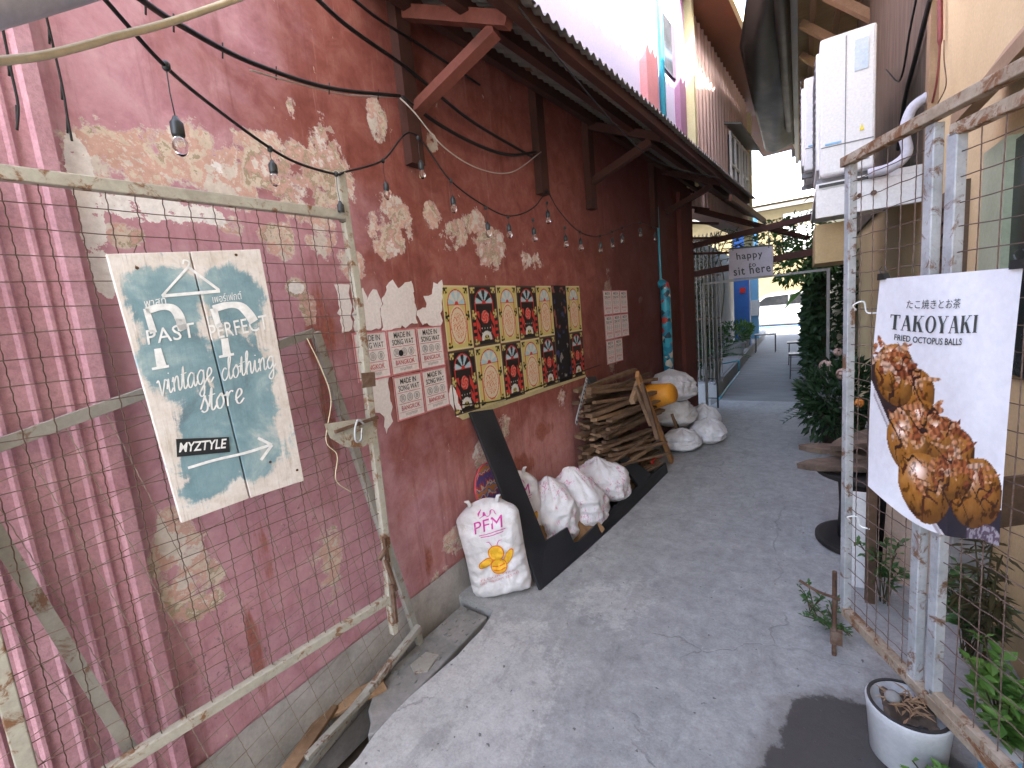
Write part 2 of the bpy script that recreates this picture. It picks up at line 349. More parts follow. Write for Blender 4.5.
def floor_material():
    m,nt,b=newm('worn_concrete'); v=coord(nt); n1=noise(nt,v,.9,9,.6,.5); n2=noise(nt,v,5,12,.72,.3); n3=noise(nt,v,90,5,.75); n4=noise(nt,v,17,12,.78,.2); n5=noise(nt,coord(nt,(1.8,.7,1),rotz=.25),2.6,12,.74,.5)
    f=mth(nt,'ADD',mth(nt,'MULTIPLY',n2,.55),mth(nt,'MULTIPLY',n4,.45))
    c=ramp(nt,f,[(.34,(.225,.230,.229)),(.47,(.305,.312,.311)),(.54,(.345,.351,.349)),(.66,(.43,.435,.43))])
    wl=spots(nt,v,[((-1.2,1.15,0),(.55,1.1,0),1.),((-.65,.9,0),(.30,.5,0),.8),((-.9,2.2,0),(.5,.5,0),.6),((-.3,.8,0),(.4,.5,0),.5)])
    wm=step(nt,mth(nt,'ADD',mth(nt,'MULTIPLY',wl,.5),mth(nt,'ADD',mth(nt,'MULTIPLY',n5,.5),mth(nt,'MULTIPLY',n4,.35))),.57,.66)
    c=mix(nt,mth(nt,'MULTIPLY',wm,.6),c,ramp(nt,f,[(.4,(.40,.40,.39)),(.6,(.54,.54,.525))]))
    dk=step(nt,n5,.53,.62); c=mix(nt,mth(nt,'MULTIPLY',dk,.32),c,(.17,.17,.168))
    c=mix(nt,.38,c,ramp(nt,n3,[(.32,.45),(.60,1.)]),'MULTIPLY')
    c=mix(nt,.20,c,ramp(nt,n4,[(.36,.5),(.52,1.)]),'MULTIPLY')
    sc=step(nt,noise(nt,coord(nt,(5,1.2,1),rotz=.5),6,10,.78,.5),.63,.67); c=mix(nt,mth(nt,'MULTIPLY',sc,.55),c,(.52,.52,.51))
    pit=step(nt,noise(nt,v,38,3,.5),.69,.73); c=mix(nt,mth(nt,'MULTIPLY',pit,.75),c,(.07,.07,.068))
    we=spots(nt,v,[((.22,1.62,0),(.42,.50,0),1.3),((.06,1.50,0),(.28,.34,0),1.1)])
    wf=mth(nt,'ADD',we,mth(nt,'MULTIPLY',mth(nt,'SUBTRACT',n2,.5),.8))
    wet=step(nt,wf,.27,.36); edge=step(nt,wf,.08,.28)
    c=mix(nt,mth(nt,'MULTIPLY',edge,.5),c,(.13,.12,.105)); c=mix(nt,mth(nt,'MULTIPLY',wet,.88),c,(.035,.032,.03))
    vo=nt.nodes.new('ShaderNodeTexVoronoi'); vo.feature='DISTANCE_TO_EDGE'; vo.inputs['Scale'].default_value=.75
    wv=nt.nodes.new('ShaderNodeVectorMath'); wv.operation='ADD'; nt.links.new(v,wv.inputs[0])
    nn=nt.nodes.new('ShaderNodeTexNoise'); nn.inputs['Scale'].default_value=3.5; nn.inputs['Detail'].default_value=8; nt.links.new(v,nn.inputs['Vector'])
    sc2=nt.nodes.new('ShaderNodeVectorMath'); sc2.operation='SCALE'; sc2.inputs['Scale'].default_value=.35; nt.links.new(nn.outputs['Color'],sc2.inputs[0]); nt.links.new(sc2.outputs[0],wv.inputs[1]); nt.links.new(wv.outputs[0],vo.inputs['Vector'])
    cr=mth(nt,'MULTIPLY',mth(nt,'SUBTRACT',1.,step(nt,vo.outputs['Distance'],.0015,.006)),step(nt,n1,.47,.55))
    c=mix(nt,mth(nt,'MULTIPLY',cr,.25),c,(.07,.068,.065))
    nt.links.new(c,b.inputs['Base Color']); sock(nt,b.inputs['Roughness'],mix(nt,wet,ramp(nt,n2,[(.3,.62),(.7,.85)]),(.34,.34,.34)))
    b.inputs['Specular IOR Level'].default_value=.35
    h=mth(nt,'SUBTRACT',mth(nt,'ADD',mth(nt,'MULTIPLY',n3,.35),mth(nt,'MULTIPLY',n4,1.2)),mth(nt,'ADD',cr,pit)); bump(nt,b,h,.45,.006); return m
M['floor']=floor_material()
def sign_material(pl):
    m,nt,b=newm('painted_plank'); v=coord(nt); n1=noise(nt,v,5,10,.65,.6); n2=noise(nt,v,14,9,.7,.5); n3=noise(nt,coord(nt,(30,30,2.5)),3,7,.7); fine=noise(nt,v,80,4,.7)
    c=ramp(nt,n2,[(.3,(.55,.49,.43)),(.5,(.68,.64,.60)),(.7,(.74,.72,.70))])
    c=mix(nt,mth(nt,'MULTIPLY',step(nt,n3,.52,.68),.55),c,(.38,.31,.25))
    L=[]
    for px,py,a,bq,amp in [(165,300,.11,.11,1.2),(235,300,.10,.13,1.2),(180,360,.11,.15,1.2),(240,370,.12,.15,1.2),(215,420,.13,.14,1.25),(215,460,.12,.10,1.2),(255,450,.09,.12,1.1),(205,485,.08,.06,1.1),(170,330,.08,.1,1.1),(245,410,.12,.12,1.1)]:
        L.append((tuple(Vector(pl(px,py))-pl.base),(0,a,bq),amp))
    e=spots(nt,v,L); f=mth(nt,'ADD',mth(nt,'MULTIPLY',e,.75),mth(nt,'MULTIPLY',mth(nt,'SUBTRACT',mth(nt,'ADD',n1,n2),1.),.8))
    bm_=step(nt,mth(nt,'ADD',f,mth(nt,'MULTIPLY',mth(nt,'SUBTRACT',n3,.5),.35)),.07,.22)
    blue=ramp(nt,n1,[(.32,(.075,.15,.19)),(.44,(.13,.26,.31)),(.52,(.17,.31,.36)),(.60,(.27,.40,.43)),(.68,(.46,.52,.52))])
    c=mix(nt,mth(nt,'MULTIPLY',bm_,.93),c,blue)
    c=mix(nt,step(nt,noise(nt,v,20,8,.75,.6),.66,.70),c,(.60,.56,.48))
    c=mix(nt,.3,c,ramp(nt,fine,[(.3,.6),(.7,1.)]),'MULTIPLY')
    nt.links.new(c,b.inputs['Base Color']); b.inputs['Roughness'].default_value=.7; bump(nt,b,mth(nt,'ADD',n3,n2),.35,.003); return m
def bag_material(printed):
    m,nt,b=newm('woven_sack_printed' if printed else 'woven_sack'); v=coord(nt); n1=noise(nt,v,5,8,.65,.5); n2=noise(nt,v,160,2,.5)
    c=ramp(nt,n1,[(.3,(.56,.55,.56)),(.6,(.72,.72,.74))])
    if printed:
        k=noise(nt,coord(nt,(40,40,9),rotz=.3),1.0,6,.75,1.2); reg=noise(nt,v,5.5,2,.5)
        mk=mth(nt,'MULTIPLY',step(nt,k,.545,.575),step(nt,reg,.47,.52)); c=mix(nt,mth(nt,'MULTIPLY',mk,.8),c,(.60,.12,.30))
    c=mix(nt,mth(nt,'MULTIPLY',step(nt,noise(nt,v,4.3,9,.72,.5),.50,.70),.5),c,(.36,.31,.26))
    wvx=nt.nodes.new('ShaderNodeTexChecker'); wvx.inputs['Scale'].default_value=260; nt.links.new(v,wvx.inputs[0]); c=mix(nt,.10,c,wvx.outputs['Color'],'MULTIPLY')
    nt.links.new(c,b.inputs['Base Color']); b.inputs['Roughness'].default_value=.55; b.inputs['Specular IOR Level'].default_value=.3
    bump(nt,b,mth(nt,'ADD',noise(nt,v,16,6,.6,1.5),mth(nt,'MULTIPLY',n2,.12)),.6,.014); return m
M['bag']=bag_material(False); M['bagp']=bag_material(True)
def fan_material():
    m,nt,b=newm('bright_woven_pattern'); v=coord(nt,(1,1,1)); 
    w=nt.nodes.new('ShaderNodeTexWave'); w.inputs['Scale'].default_value=16; w.inputs['Distortion'].default_value=4; nt.links.new(v,w.inputs[0])
    c=ramp(nt,w.outputs['Fac'],[(0,(.10,.06,.20)),(.25,(.45,.06,.05)),(.45,(.55,.42,.30)),(.65,(.10,.14,.30)),(.85,(.50,.18,.04))],'CONSTANT')
    nt.links.new(c,b.inputs['Base Color']); b.inputs['Roughness'].default_value=.7; return m
M['fan']=fan_material()
def glass_material():
    m,nt,b=newm('clear_glass'); b.inputs['Base Color'].default_value=(.95,.95,.92,1); b.inputs['Roughness'].default_value=.05
    b.inputs['Transmission Weight'].default_value=1; b.inputs['IOR'].default_value=1.45; return m
M['glass']=glass_material()
def pipe_material():
    m,nt,b=newm('stickered_pipe'); v=coord(nt,(1,1,1)); vo=nt.nodes.new('ShaderNodeTexVoronoi'); vo.inputs['Scale'].default_value=16; nt.links.new(v,vo.inputs[0])
    c=ramp(nt,sep(nt,vo.outputs['Color'])[0],[(0,(.02,.20,.30)),(.35,(.04,.32,.42)),(.62,(.02,.04,.06)),(.74,(.55,.50,.42)),(.86,(.45,.04,.03)),(.93,(.04,.30,.38))],'CONSTANT')
    nt.links.new(c,b.inputs['Base Color']); b.inputs['Roughness'].default_value=.45; return m
M['sticker']=pipe_material()
# ------------------------------------------------------------------ lettering
def text2d(s,shear=0,offset=0,spacing=1.0):
    cu=bpy.data.curves.new('txt','FONT'); cu.body=s; cu.size=1; cu.shear=shear; cu.offset=offset; cu.space_character=spacing; cu.resolution_u=3
    o=bpy.data.objects.new('txt',cu); COL.objects.link(o); bpy.context.view_layer.update()
    me=bpy.data.meshes.new_from_object(o.evaluated_get(bpy.context.evaluated_depsgraph_get()))
    vs=[(v.co.x,v.co.y) for v in me.vertices]; fs=[tuple(p.vertices) for p in me.polygons]
    bpy.data.objects.remove(o); bpy.data.curves.remove(cu); bpy.data.meshes.remove(me)
    return vs,fs
def norm2d(vs):
    x0=min(v[0] for v in vs); x1=max(v[0] for v in vs); y0=min(v[1] for v in vs); y1=max(v[1] for v in vs)
    return [((x-x0)/(x1-x0),(y-y0)/(y1-y0)) for x,y in vs]
def strokes2d(lines,w):                      # ribbons along polylines
    vs=[];fs=[]
    for L in lines:
        P=[Vector((*p,0)) for p in L]
        if len(P)>2: P=smooth_path(P,5)
        k=len(vs)
        for i,p in enumerate(P):
            d=(P[min(i+1,len(P)-1)]-P[max(i-1,0)]); d=d.normalized() if d.length else Vector((1,0,0)); a=Vector((-d.y,d.x,0))
            ww=w*(.75+.5*abs(d.y)); vs+=[tuple((p+a*ww/2)[:2]),tuple((p-a*ww/2)[:2])]
        for i in range(len(P)-1): fs.append((k+2*i,k+2*i+1,k+2*i+3,k+2*i+2))
    return vs,fs
CURS={'v':([[(0,.9),(.15,1),(.3,.05),(.35,0),(.55,.8),(.6,1),(.75,.9)]],.7),
'i':([[(0,.3),(.15,1),(.15,.3),(.25,0),(.45,.3)],[(.17,1.35),(.2,1.42)]],.42),
'n':([[(0,.7),(.1,1),(.1,0)],[(.1,.5),(.3,1),(.42,.9),(.42,.2),(.5,0),(.68,.3)]],.65),
't':([[(0,.3),(.2,1.6),(.15,.3),(.25,0),(.45,.3)],[(0,1.05),(.4,1.1)]],.42),
'a':([[(.5,.85),(.3,1),(.05,.6),(.08,.1),(.25,0),(.48,.5),(.5,.95),(.48,.2),(.56,0),(.72,.3)]],.7),
'g':([[(.5,.85),(.3,1),(.05,.6),(.1,.1),(.28,.05),(.48,.5),(.5,.95),(.45,-.5),(.25,-.85),(.1,-.6),(.4,-.15),(.7,.3)]],.68),
'e':([[(0,.3),(.35,.6),(.38,.9),(.22,1),(.06,.6),(.1,.12),(.28,0),(.52,.3)]],.5),
'c':([[(.42,.85),(.28,1),(.06,.6),(.1,.12),(.28,0),(.5,.3)]],.5),
'l':([[(0,.3),(.28,1.6),(.22,1.9),(.1,1.4),(.12,.2),(.22,0),(.4,.3)]],.38),
'o':([[(.3,1),(.06,.6),(.1,.1),(.28,0),(.46,.4),(.38,.95),(.3,1),(.4,.8),(.62,.85)]],.6),
'h':([[(0,.3),(.26,1.6),(.2,1.9),(.1,1.4),(.1,0)],[(.1,.5),(.3,1),(.42,.9),(.42,.2),(.5,0),(.66,.3)]],.64),
's':([[(0,.25),(.28,1.1),(.3,.95),(.42,.45),(.38,.1),(.2,0),(.05,.15)]],.5),
'r':([[(0,.75),(.09,1.02),(.10,.5),(.09,0)],[(.10,.55),(.2,.88),(.34,1.02),(.44,.92)]],.55)}
def cursive(word):
    L=[];x=0
    for ch in word:
        st,ad=CURS[ch]
        for s in st: L.append([(x+a+b*.16,b) for a,b in s])
        x+=ad
    return L,x
def stretch_to(fn,A,B,h,vs):                # unit text box -> surveyed points, baseline A..B, height h px
    A=Vector((*A,0));B=Vector((*B,0)); up=Vector((B.y-A.y,-(B.x-A.x),0)).normalized()*h
    return [fn(*(A+(B-A)*x+up*y)[:2]) for x,y in vs]
def serif(word,wt=.2,th=.06):
    vs=[];fs=[];x=0
    def q(a,b,w):
        k=len(vs); d=Vector((b[0]-a[0],b[1]-a[1])); n=Vector((1,0))*w/2
        if abs(d.y)<1e-6: n=Vector((0,1))*w/2
        vs.extend([(x+a[0]-n.x,a[1]-n.y),(x+a[0]+n.x,a[1]+n.y),(x+b[0]+n.x,b[1]+n.y),(x+b[0]-n.x,b[1]-n.y)]); fs.append((k,k+1,k+2,k+3))
    for ch in word:
        if ch=='T': q((.35,0),(.35,1),wt); q((.0,.97),(.7,.97),th); q((.03,.78),(.03,1),th*.8); q((.67,.78),(.67,1),th*.8); q((.18,.02),(.52,.02),th*.7); ad=.78
        if ch=='A': q((.1,0),(.36,1),th); q((.62,0),(.38,1),wt); q((.2,.33),(.52,.33),th*.7); q((0,.02),(.22,.02),th*.7); q((.46,.02),(.78,.02),th*.7); ad=.84
        if ch=='K': q((.14,0),(.14,1),wt); q((.2,.42),(.62,1),th); q((.62,0),(.34,.62),wt); q((0,.02),(.3,.02),th*.7); q((0,.98),(.3,.98),th*.7); q((.46,.02),(.8,.02),th*.7); q((.5,.98),(.76,.98),th*.7); ad=.86
        if ch=='Y': q((.36,0),(.36,.45),wt); q((.12,1),(.38,.42),wt); q((.66,1),(.38,.42),th); q((.2,.02),(.52,.02),th*.7); q((0,.98),(.28,.98),th*.7); q((.54,.98),(.78,.98),th*.7); ad=.82
        if ch=='I': q((.18,0),(.18,1),wt); q((.02,.02),(.34,.02),th*.7); q((.02,.98),(.34,.98),th*.7); ad=.4
        if ch=='O':
            k=len(vs); n=28
            for j in range(n):
                t=2*math.pi*j/n; vs.append((x+.4+.38*math.cos(t),.5+.52*math.sin(t))); vs.append((x+.4+.2*math.cos(t),.5+.46*math.sin(t)))
            for j in range(n): fs.append((k+2*j,k+2*((j+1)%n),k+2*((j+1)%n)+1,k+2*j+1))
            ad=.86
        x+=ad
    return vs,fs
def put(mb,vs3,fs,mi=0): mb.add(vs3,fs,mi)
# ------------------------------------------------------------------ ground
g=MB().add([(-150,-150,-.32),(150,-150,-.32),(150,150,-.32),(-150,150,-.32)],[(0,1,2,3)]); o=obj('ground',g,M['dirt'],base=(0,0,0)); struct(o)
edge=[(-1.44-.02*math.sin(y*7)-.018*mnoise.noise(Vector((y*6,3,0))),y) for y in [-6+.1*i for i in range(79)]]
edge=[e for e in edge if e[1]<1.86]+[(-1.46,1.86),(-1.80,1.9)]
poly=[(x,y,0) for x,y in edge]+[(-1.72,3.2,0),(-1.6,5,0),(-1.1,7.9,0),(.9,7.9,0),(2.2,7.9,0),(2.2,-6,0)]
g=MB().prism([Vector(p)-Vector((0,0,.3)) for p in poly],(0,0,.3)); o=obj('alley_floor',g,M['floor'],base=(0,0,0)); struct(o)
M['path']=grime('alley_paving',[(.13,.132,.135),(.19,.19,.19),(.24,.24,.238)],4,.75,.4,stretch=(.5,1.6,1))
g=MB().box((-1.25,7.93,-.3),(2.2,24,-.002)); o=obj('path',g,M['path'],base=(0,0,0)); struct(o)
M['asphalt']=grime('asphalt',[(.045,.045,.047),(.07,.07,.07)],3,.9,.4)
g=MB().box((-40,24,-.3),(40,38,-.004)); o=obj('street',g,M['asphalt'],base=(0,0,0)); struct(o)
g=MB().box((-40,-40,-.3),(40,-6,-.004)); o=obj('street',g,M['floor'],base=(0,0,0)); struct(o)
g=MB().box((-6,23.6,-.3),(6,24,.12)); o=obj('kerb',g,M['step'],base=(0,0,0)); struct(o)
# drain slab beside the wall: a piece missing near the street, rubble
t=thing('drain_cover',(-1.6,1.5,-.1),'grey concrete drain slab beside the pink wall, broken off at its street end','drain cover')
pl=[(-1.475,1.03),(-1.50,1.0),(-1.545,1.06),(-1.60,1.09),(-1.655,1.17),(-1.685,1.19),(-1.69,1.5),(-1.685,1.85),(-1.48,1.83)]
g=MB().prism([(x,y,-.1) for x,y in pl],(0,0,.075)); obj('slab',g,M['mortar'],t,bevel=.008)
g=MB()
for i in range(60):
    y=random.uniform(1.2,1.9); x=random.uniform(-1.68,-1.5) ; s=random.uniform(.004,.014)
    g.box((x,y,-.025),(x+s,y+s*1.4,-.025+s*.6))
o=obj('debris',g,M['mortar'],t); o['kind']='stuff'
g=MB().prism([(-1.61,1.36,-.024),(-1.55,1.33,-.024),(-1.505,1.37,-.024),(-1.525,1.475,-.024),(-1.60,1.46,-.024)],(0,0,.008)); tag(obj('tile_piece',g,M['flatbar']),'broken pale green tile lying on the drain slab at the gate foot','tile')
for (a,b,w,mk,lab) in [(onz(225,765,-.02),onz(384,683,-.015),.085,'timber2','brown plank lying in the drain under the left gate, longest of the three'),
                   (onz(285,775,-.0),onz(332,706,.0),.06,'timber','short grey brown plank end lying at the open drain hole'),
                   (onz(306,758,.0),onz(368,693,.0),.03,'flatbar','narrow pale painted strip lying across the drain hole')]:
    g=MB().bar(a,b,w,.018); tag(obj('plank',g,M[mk],bevel=.002),lab,'plank')
# ------------------------------------------------------------------ left wall
t=thing('pink_wall',(WX,2.0,0),'long peeling pink and maroon plaster wall along the left of the alley','wall')
end=wall(7.25,0)
inner=[(WX,-1.2),(WX,2.0),(end.x,end.y)]; outer=[(end.x-.25,end.y+.02),(WX-.25,2.0),(WX-.25,-1.2)]
g=MB().prism([(x,y,-.3) for x,y in inner+outer],(0,0,3.72)); 
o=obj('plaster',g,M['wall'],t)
o.location=(0,0,0)
# keep the texture space in metres of the place
o.data.transform(Matrix.Translation(t.location)); o.location=-t.location
g=MB()
n=60
def pf(i,j):
    y=-1.0+ (1.99+1.0)*i; z=-.28+.472*j; 
    return Vector((WX+.022+.006*mnoise.noise(Vector((y*5,z*7,2)))-(.012*(1 if j>.9 else 0)),y,z))
g.grid(pf,n,10); 
g.grid(lambda i,j: wall(1.99+3.2*i,-.05+.24*j,.02+.005*mnoise.noise(Vector((i*16,j*3,7)))),40,4)
obj('plinth',g,M['plinth'],t,smooth=True)
g=MB()
prof=[]
y=-.6
while y<.43:
    prof+=[(y,.010),(y+.026,.0105),(y+.034,.019),(y+.042,.019),(y+.050,.0105)]; y+=.069
prof=[p for p in prof if p[0]<.44]+[(.445,.012),(.452,.034),(.486,.034),(.492,.001)]
nz=40
vs=[];fs=[]
for q in range(nz+1):
    z=-.1+3.5*q/nz
    for (y,d) in prof: vs.append((WX+max(.001,d+.004*mnoise.noise(Vector((y*9,z*3,1)))),y+.002*mnoise.noise(Vector((y*4,z*2,8))),z))
n_=len(prof)
for q in range(nz):
    for k in range(n_-1): fs.append((q*n_+k,q*n_+k+1,(q+1)*n_+k+1,(q+1)*n_+k))
g.add(vs,fs)
obj('ribbed_render',g,M['corr'],t)
# timber posts on the wall, red pipe stubs
g=MB()
for u,w_ in ((1.93,.09),(3.2,.10),(4.0,.10),(5.6,.10)):
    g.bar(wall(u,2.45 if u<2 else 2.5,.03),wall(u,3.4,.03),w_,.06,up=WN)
M['darkbeam']=grime('dark_red_beam',[(.045,.018,.014),(.08,.030,.022)],6,.75,.3)  # red beam colour darkened to carry the shade under the canopy
obj('post',g,M['darkbeam'],t)
# ------------------------------------------------------------------ lean-to canopy
t=thing('canopy',wall(4.4,2.95,.3),'corrugated lean-to roof on red brackets over the left wall','canopy')
u0,u1=1.62,7.6
def cz(off): return 3.30-.45*off
def sheet(i,j):
    u=u0+(u1-u0)*i; off=-.02+.80*j
    return wall(u,cz(off)+.014*math.sin(2*math.pi*u/.076)+.02*mnoise.noise(Vector((u*.7,1,0))),off)
g=MB().grid(sheet,int((u1-u0)/.0127),3); obj('roof_sheet',g,M['roof'],t,smooth=True)
g=MB()
for off in (.08,.42,.68): g.bar(wall(u0+.02,cz(off)-.055,off),wall(u1-.05,cz(off)-.055,off),.05,.075)
obj('purlin',g,M['darkbeam'],t)
for u in (1.95,4.0,6.0):  # first bracket plain red, inner ones in the colour with painted-in shade
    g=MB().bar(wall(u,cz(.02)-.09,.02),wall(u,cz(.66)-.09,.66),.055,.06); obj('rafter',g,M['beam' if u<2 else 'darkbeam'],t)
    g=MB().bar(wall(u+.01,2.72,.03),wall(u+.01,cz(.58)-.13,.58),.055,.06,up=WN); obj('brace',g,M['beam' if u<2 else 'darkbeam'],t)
# wire drooping under the eave
pts=smooth_path([onw(515,2,.72),onw(560,60,.8),onw(620,130,.8),onw(655,160,.8),onw(690,172,.8),onw(720,178,.8)],8)
tag(obj('eave_wire',MB().tube(pts,.004,5),M['cable']),'thin black wire sagging along the corrugated roof edge','wire')
# ------------------------------------------------------------------ upper storey on the left
t=thing('upper_storey',wall(6,3.35),'lavender and salmon upper floor of the left building with a brown eave','building')
g=MB().prism([wall(2.0,3.43),wall(7.0,3.43),wall(7.0,3.43,-.3),wall(2.0,3.43,-.3)],(0,0,3.6)); obj('lavender_wall',g,M['lav'],t)
uu=lambda px,py: (onw(px,py)-WP).dot(WD)+2.0
def pil(name,px0,px1,py,off,mat):
    a=uu(px0,py); b=uu(px1,py); g=MB().prism([wall(a,3.3,.0),wall(b,3.3,.0),wall(b,3.3,off),wall(a,3.3,off)],(0,0,3.7)); obj(name,g,mat,t)
pil('pilaster',640,651,80,.08,M['pinkcol']); pil('trim',674,680,80,.07,M['purple'])
a=uu(653,80); b=uu(661,80)
g=MB()
for k in range(5): g.prism([wall(a-.38,3.5+.2*k,.012),wall(a-.06,3.5+.2*k,.012),wall(a-.06,3.5+.2*k,.03),wall(a-.38,3.5+.2*k,.03)],(0,0,.185))
obj('panel',g,M['white'],t)
u=uu(657,80); obj('drainpipe',MB().tube([wall(u,3.2,.06),wall(u,6.4,.06)],.035,12),M['bluepipe'],t,smooth=True)
u=uu(668,40); g=MB().prism([wall(u-.25,4.45,.005),wall(u+.2,4.45,.005),wall(u+.2,4.45,.03),wall(u-.25,4.45,.03)],(0,0,.6)); obj('window',g,M['win'],t)
u=uu(684,80); obj('corner_post',MB().bar(wall(u,3.2,.06),wall(u,6.6,.06),.10,.16,up=WN),M['yellowpipe'],t)
g=MB(); a,b=7.25,11.3
k=0; y=a
while y<b:
    g.add([wall(y,3.0,.02),wall(y+.14,3.0,.02),wall(y+.16,3.0,.045),wall(y+.19,3.0,.045),wall(y+.21,3.0,.02),
           wall(y,6.3,.02),wall(y+.14,6.3,.02),wall(y+.16,6.3,.045),wall(y+.19,6.3,.045),wall(y+.21,6.3,.02)],[(0,1,6,5),(1,2,7,6),(2,3,8,7),(3,4,9,8)]); y+=.21
g.prism([wall(a,3,.0),wall(b,3,.0),wall(b,3,-.3),wall(a,3,-.3)],(0,0,3.3))
obj('cladding',g,M['clad'],t)
for (a,b) in ((9.55,10.35),(10.6,11.2)):
    g=MB().prism([wall(a,3.55,.05),wall(b,3.55,.05),wall(b,3.55,.07),wall(a,3.55,.07)],(0,0,.95)); w_=obj('window',g,M['win'],t)
    g=MB()
    for k in range(3): uq=a+(b-a)*k/2; g.bar(wall(uq,3.5,.09),wall(uq,4.55,.09),.035,.04)
    for z in (3.52,4.0,4.52): g.bar(wall(a,z,.09),wall(b,z,.09),.03,.03)
    obj('window_frame',g,M['white'],w_)
    g=MB().prism([wall(a-.15,4.66,.0),wall(b+.15,4.66,.0),wall(b+.15,4.56,.30),wall(a-.15,4.56,.30)],(0,0,.03)); obj('awning',g,M['gutter'],t)
g=MB().prism([wall(6.7,5.6,-.3),wall(16,5.6,-.3),wall(16,5.6,.50),wall(6.7,5.6,.50)],(0,0,.10)); obj('eave',g,M['soffit'],t)
g=MB().bar(wall(6.7,5.62,.53),wall(16,5.62,.53),.05,.16); obj('fascia',g,M['yellowpipe'],t)
g=MB().box((-1.03,11.42,2.5),(-.86,11.6,5.4)); tag(obj('pillar',g,M['yellowpipe'],bevel=.01),'narrow yellow pillar at the far corner of the left building','pillar')
g=MB().grid(lambda i,j: Vector(((-.12-(.66 if j>.28 else .27+.39*j/.28)*(1-i)),6.2+8.4*j,5.40+.03*math.sin(i*7+j*9)-.10*math.sin(math.pi*i)+.02*mnoise.noise(Vector((i*3,j*8,2))))),14,50)
o=tag(obj('shade_net',g,M['black_tarp'],smooth=True),'black shade cloth stretched between the two roof edges high over the alley','shade cloth'); so=o.modifiers.new('thick','SOLIDIFY'); so.thickness=.006
# small brown awning beyond the canopy
g=MB().prism([wall(7.75,3.32,.0),wall(11.0,3.32,.0),wall(11.0,3.1,.42),wall(7.75,3.1,.42)],(0,0,.04)); 
g.bar(wall(7.75,3.09,.42),wall(11,3.09,.42),.04,.10)
tag(obj('awning',g,M['soffit']),'small brown awning beyond the corrugated roof','awning')
# ------------------------------------------------------------------ right building
RX=.74
t=thing('ochre_building',(RX,3,0),'ochre plaster building along the right with a deep plywood eave','building')
g=MB().box((RX,-3.2,-.3),(RX+.3,21,6.0)); obj('wall',g,M['orange'],t)
g=MB().box((-.02,-3.2,5.50),(RX+.3,17,5.56)); obj('soffit',g,M['ply'],t)
g=MB().box((-.11,-3.2,5.44),(-.02,17,5.64)); obj('gutter',g,M['gutter'],t)
g=MB().grid(lambda i,j: Vector((-.20+.55*j,-3.2+20.2*i,5.66+.05*j+max(0,.035*(7.2-20.2*i))+.035*math.sin(2*math.pi*20.2*i/.16))),1200,3); obj('roof_sheet',g,M['roof'],t,smooth=True)
for i in range(14):
    y=1.2+i*1.05; g=MB().bar((RX,y,4.75),(.02,y+.05,5.46),.09,.11,up=(0,1,0)); obj('brace',g,M['rafter'],t)
for x in (.12,.42): g=MB().box((x,-3.2,5.40),(x+.07,17,5.498)); obj('batten',g,M['rafter'],t)
# window with sloped hood, shutter and dark louvre behind the gate
a=hit(985,180,(RX,0,0),(1,0,0)); b=hit(1015,180,(RX,0,0),(1,0,0))
g=MB().box((RX-.02,2.46,1.2),(RX+.01,2.70,2.12)); w_=obj('window',g,M['glassd'],t)
g=MB().box((RX-.045,2.70,1.18),(RX-.002,2.98,2.14)); obj('shutter',g,grime('pale_green_shutter',[(.30,.34,.22),(.40,.43,.30)],4,.6,.1),w_)
g=MB().prism([(RX,1.0,2.5),(RX,2.95,2.5),(RX-.13,2.95,2.30),(RX-.13,1.0,2.30)],(0,0,.05)); g.bar((RX-.14,1.0,2.30),(RX-.14,2.95,2.30),.05,.05); obj('hood',g,M['rafter'],t)
g=MB().box((RX-.03,3.35,.9),(RX+.01,4.0,2.1)); w2=obj('door_opening',g,grime('dark_recess',[(.10,.07,.045),(.15,.10,.065)],4,.9,.1),t)
g=MB()
for k in range(16): g.box((RX-.05,3.4,.95+k*.07),(RX-.031,3.75,.99+k*.07))
obj('louvre',g,M['timber3'],w2)
g=MB().box((RX-.05,4.10,0),(RX+.01,4.2,5.4)); obj('corner_trim',g,M['rafter'],t)
g=MB().box((RX-.035,4.2,2.4),(RX-.005,9,5.4)); obj('recess_shade_panel',g,grime('recess_shade',[(.055,.038,.026),(.10,.07,.048),(.15,.11,.075)],3,.9,.3,stretch=(1,5,.6)),t)  # dark panel on the wall, painted to stand for a recess in shade
# red wires and drooping cables down the ochre wall
pts=smooth_path([hit(940,-10,(RX-.03,0,0),(1,0,0)),hit(940,40,(RX-.03,0,0),(1,0,0)),hit(937,80,(RX-.03,0,0),(1,0,0)),hit(931,108,(RX-.03,0,0),(1,0,0))],8)
ww=thing('wall_wire',pts[-1],'dark red wires hanging down the ochre wall above the right gate','wire')
obj('wire',MB().tube(pts,[.014 if i<9 else .006 for i in range(len(pts))],6),grime('red_wire',[(.16,.03,.03),(.24,.06,.05)],20,.6,.1),ww)
pts=smooth_path([hit(944,40,(RX-.03,0,0),(1,0,0)),hit(944,60,(RX-.03,0,0),(1,0,0)),hit(946,85,(RX-.03,0,0),(1,0,0)),hit(938,103,(RX-.03,0,0),(1,0,0))],8)
obj('wire',MB().tube(pts,.003,5),M['rust'],ww)
for k,(lab,pp) in enumerate([('thick dark cable bundle running up the ochre wall behind the air conditioner',[(898,150),(905,100),(915,60),(930,0)]),('thin dark cable looping beside the air conditioner',[(886,70),(900,80),(910,30),(918,-10)])]):
    pts=smooth_path([hit(x,y,(RX-.06-.04*k,0,0),(1,0,0)) for x,y in pp],8); tag(obj('cable',MB().tube(pts,.014 if k==0 else .007,6),M['cable']),lab,'cable')
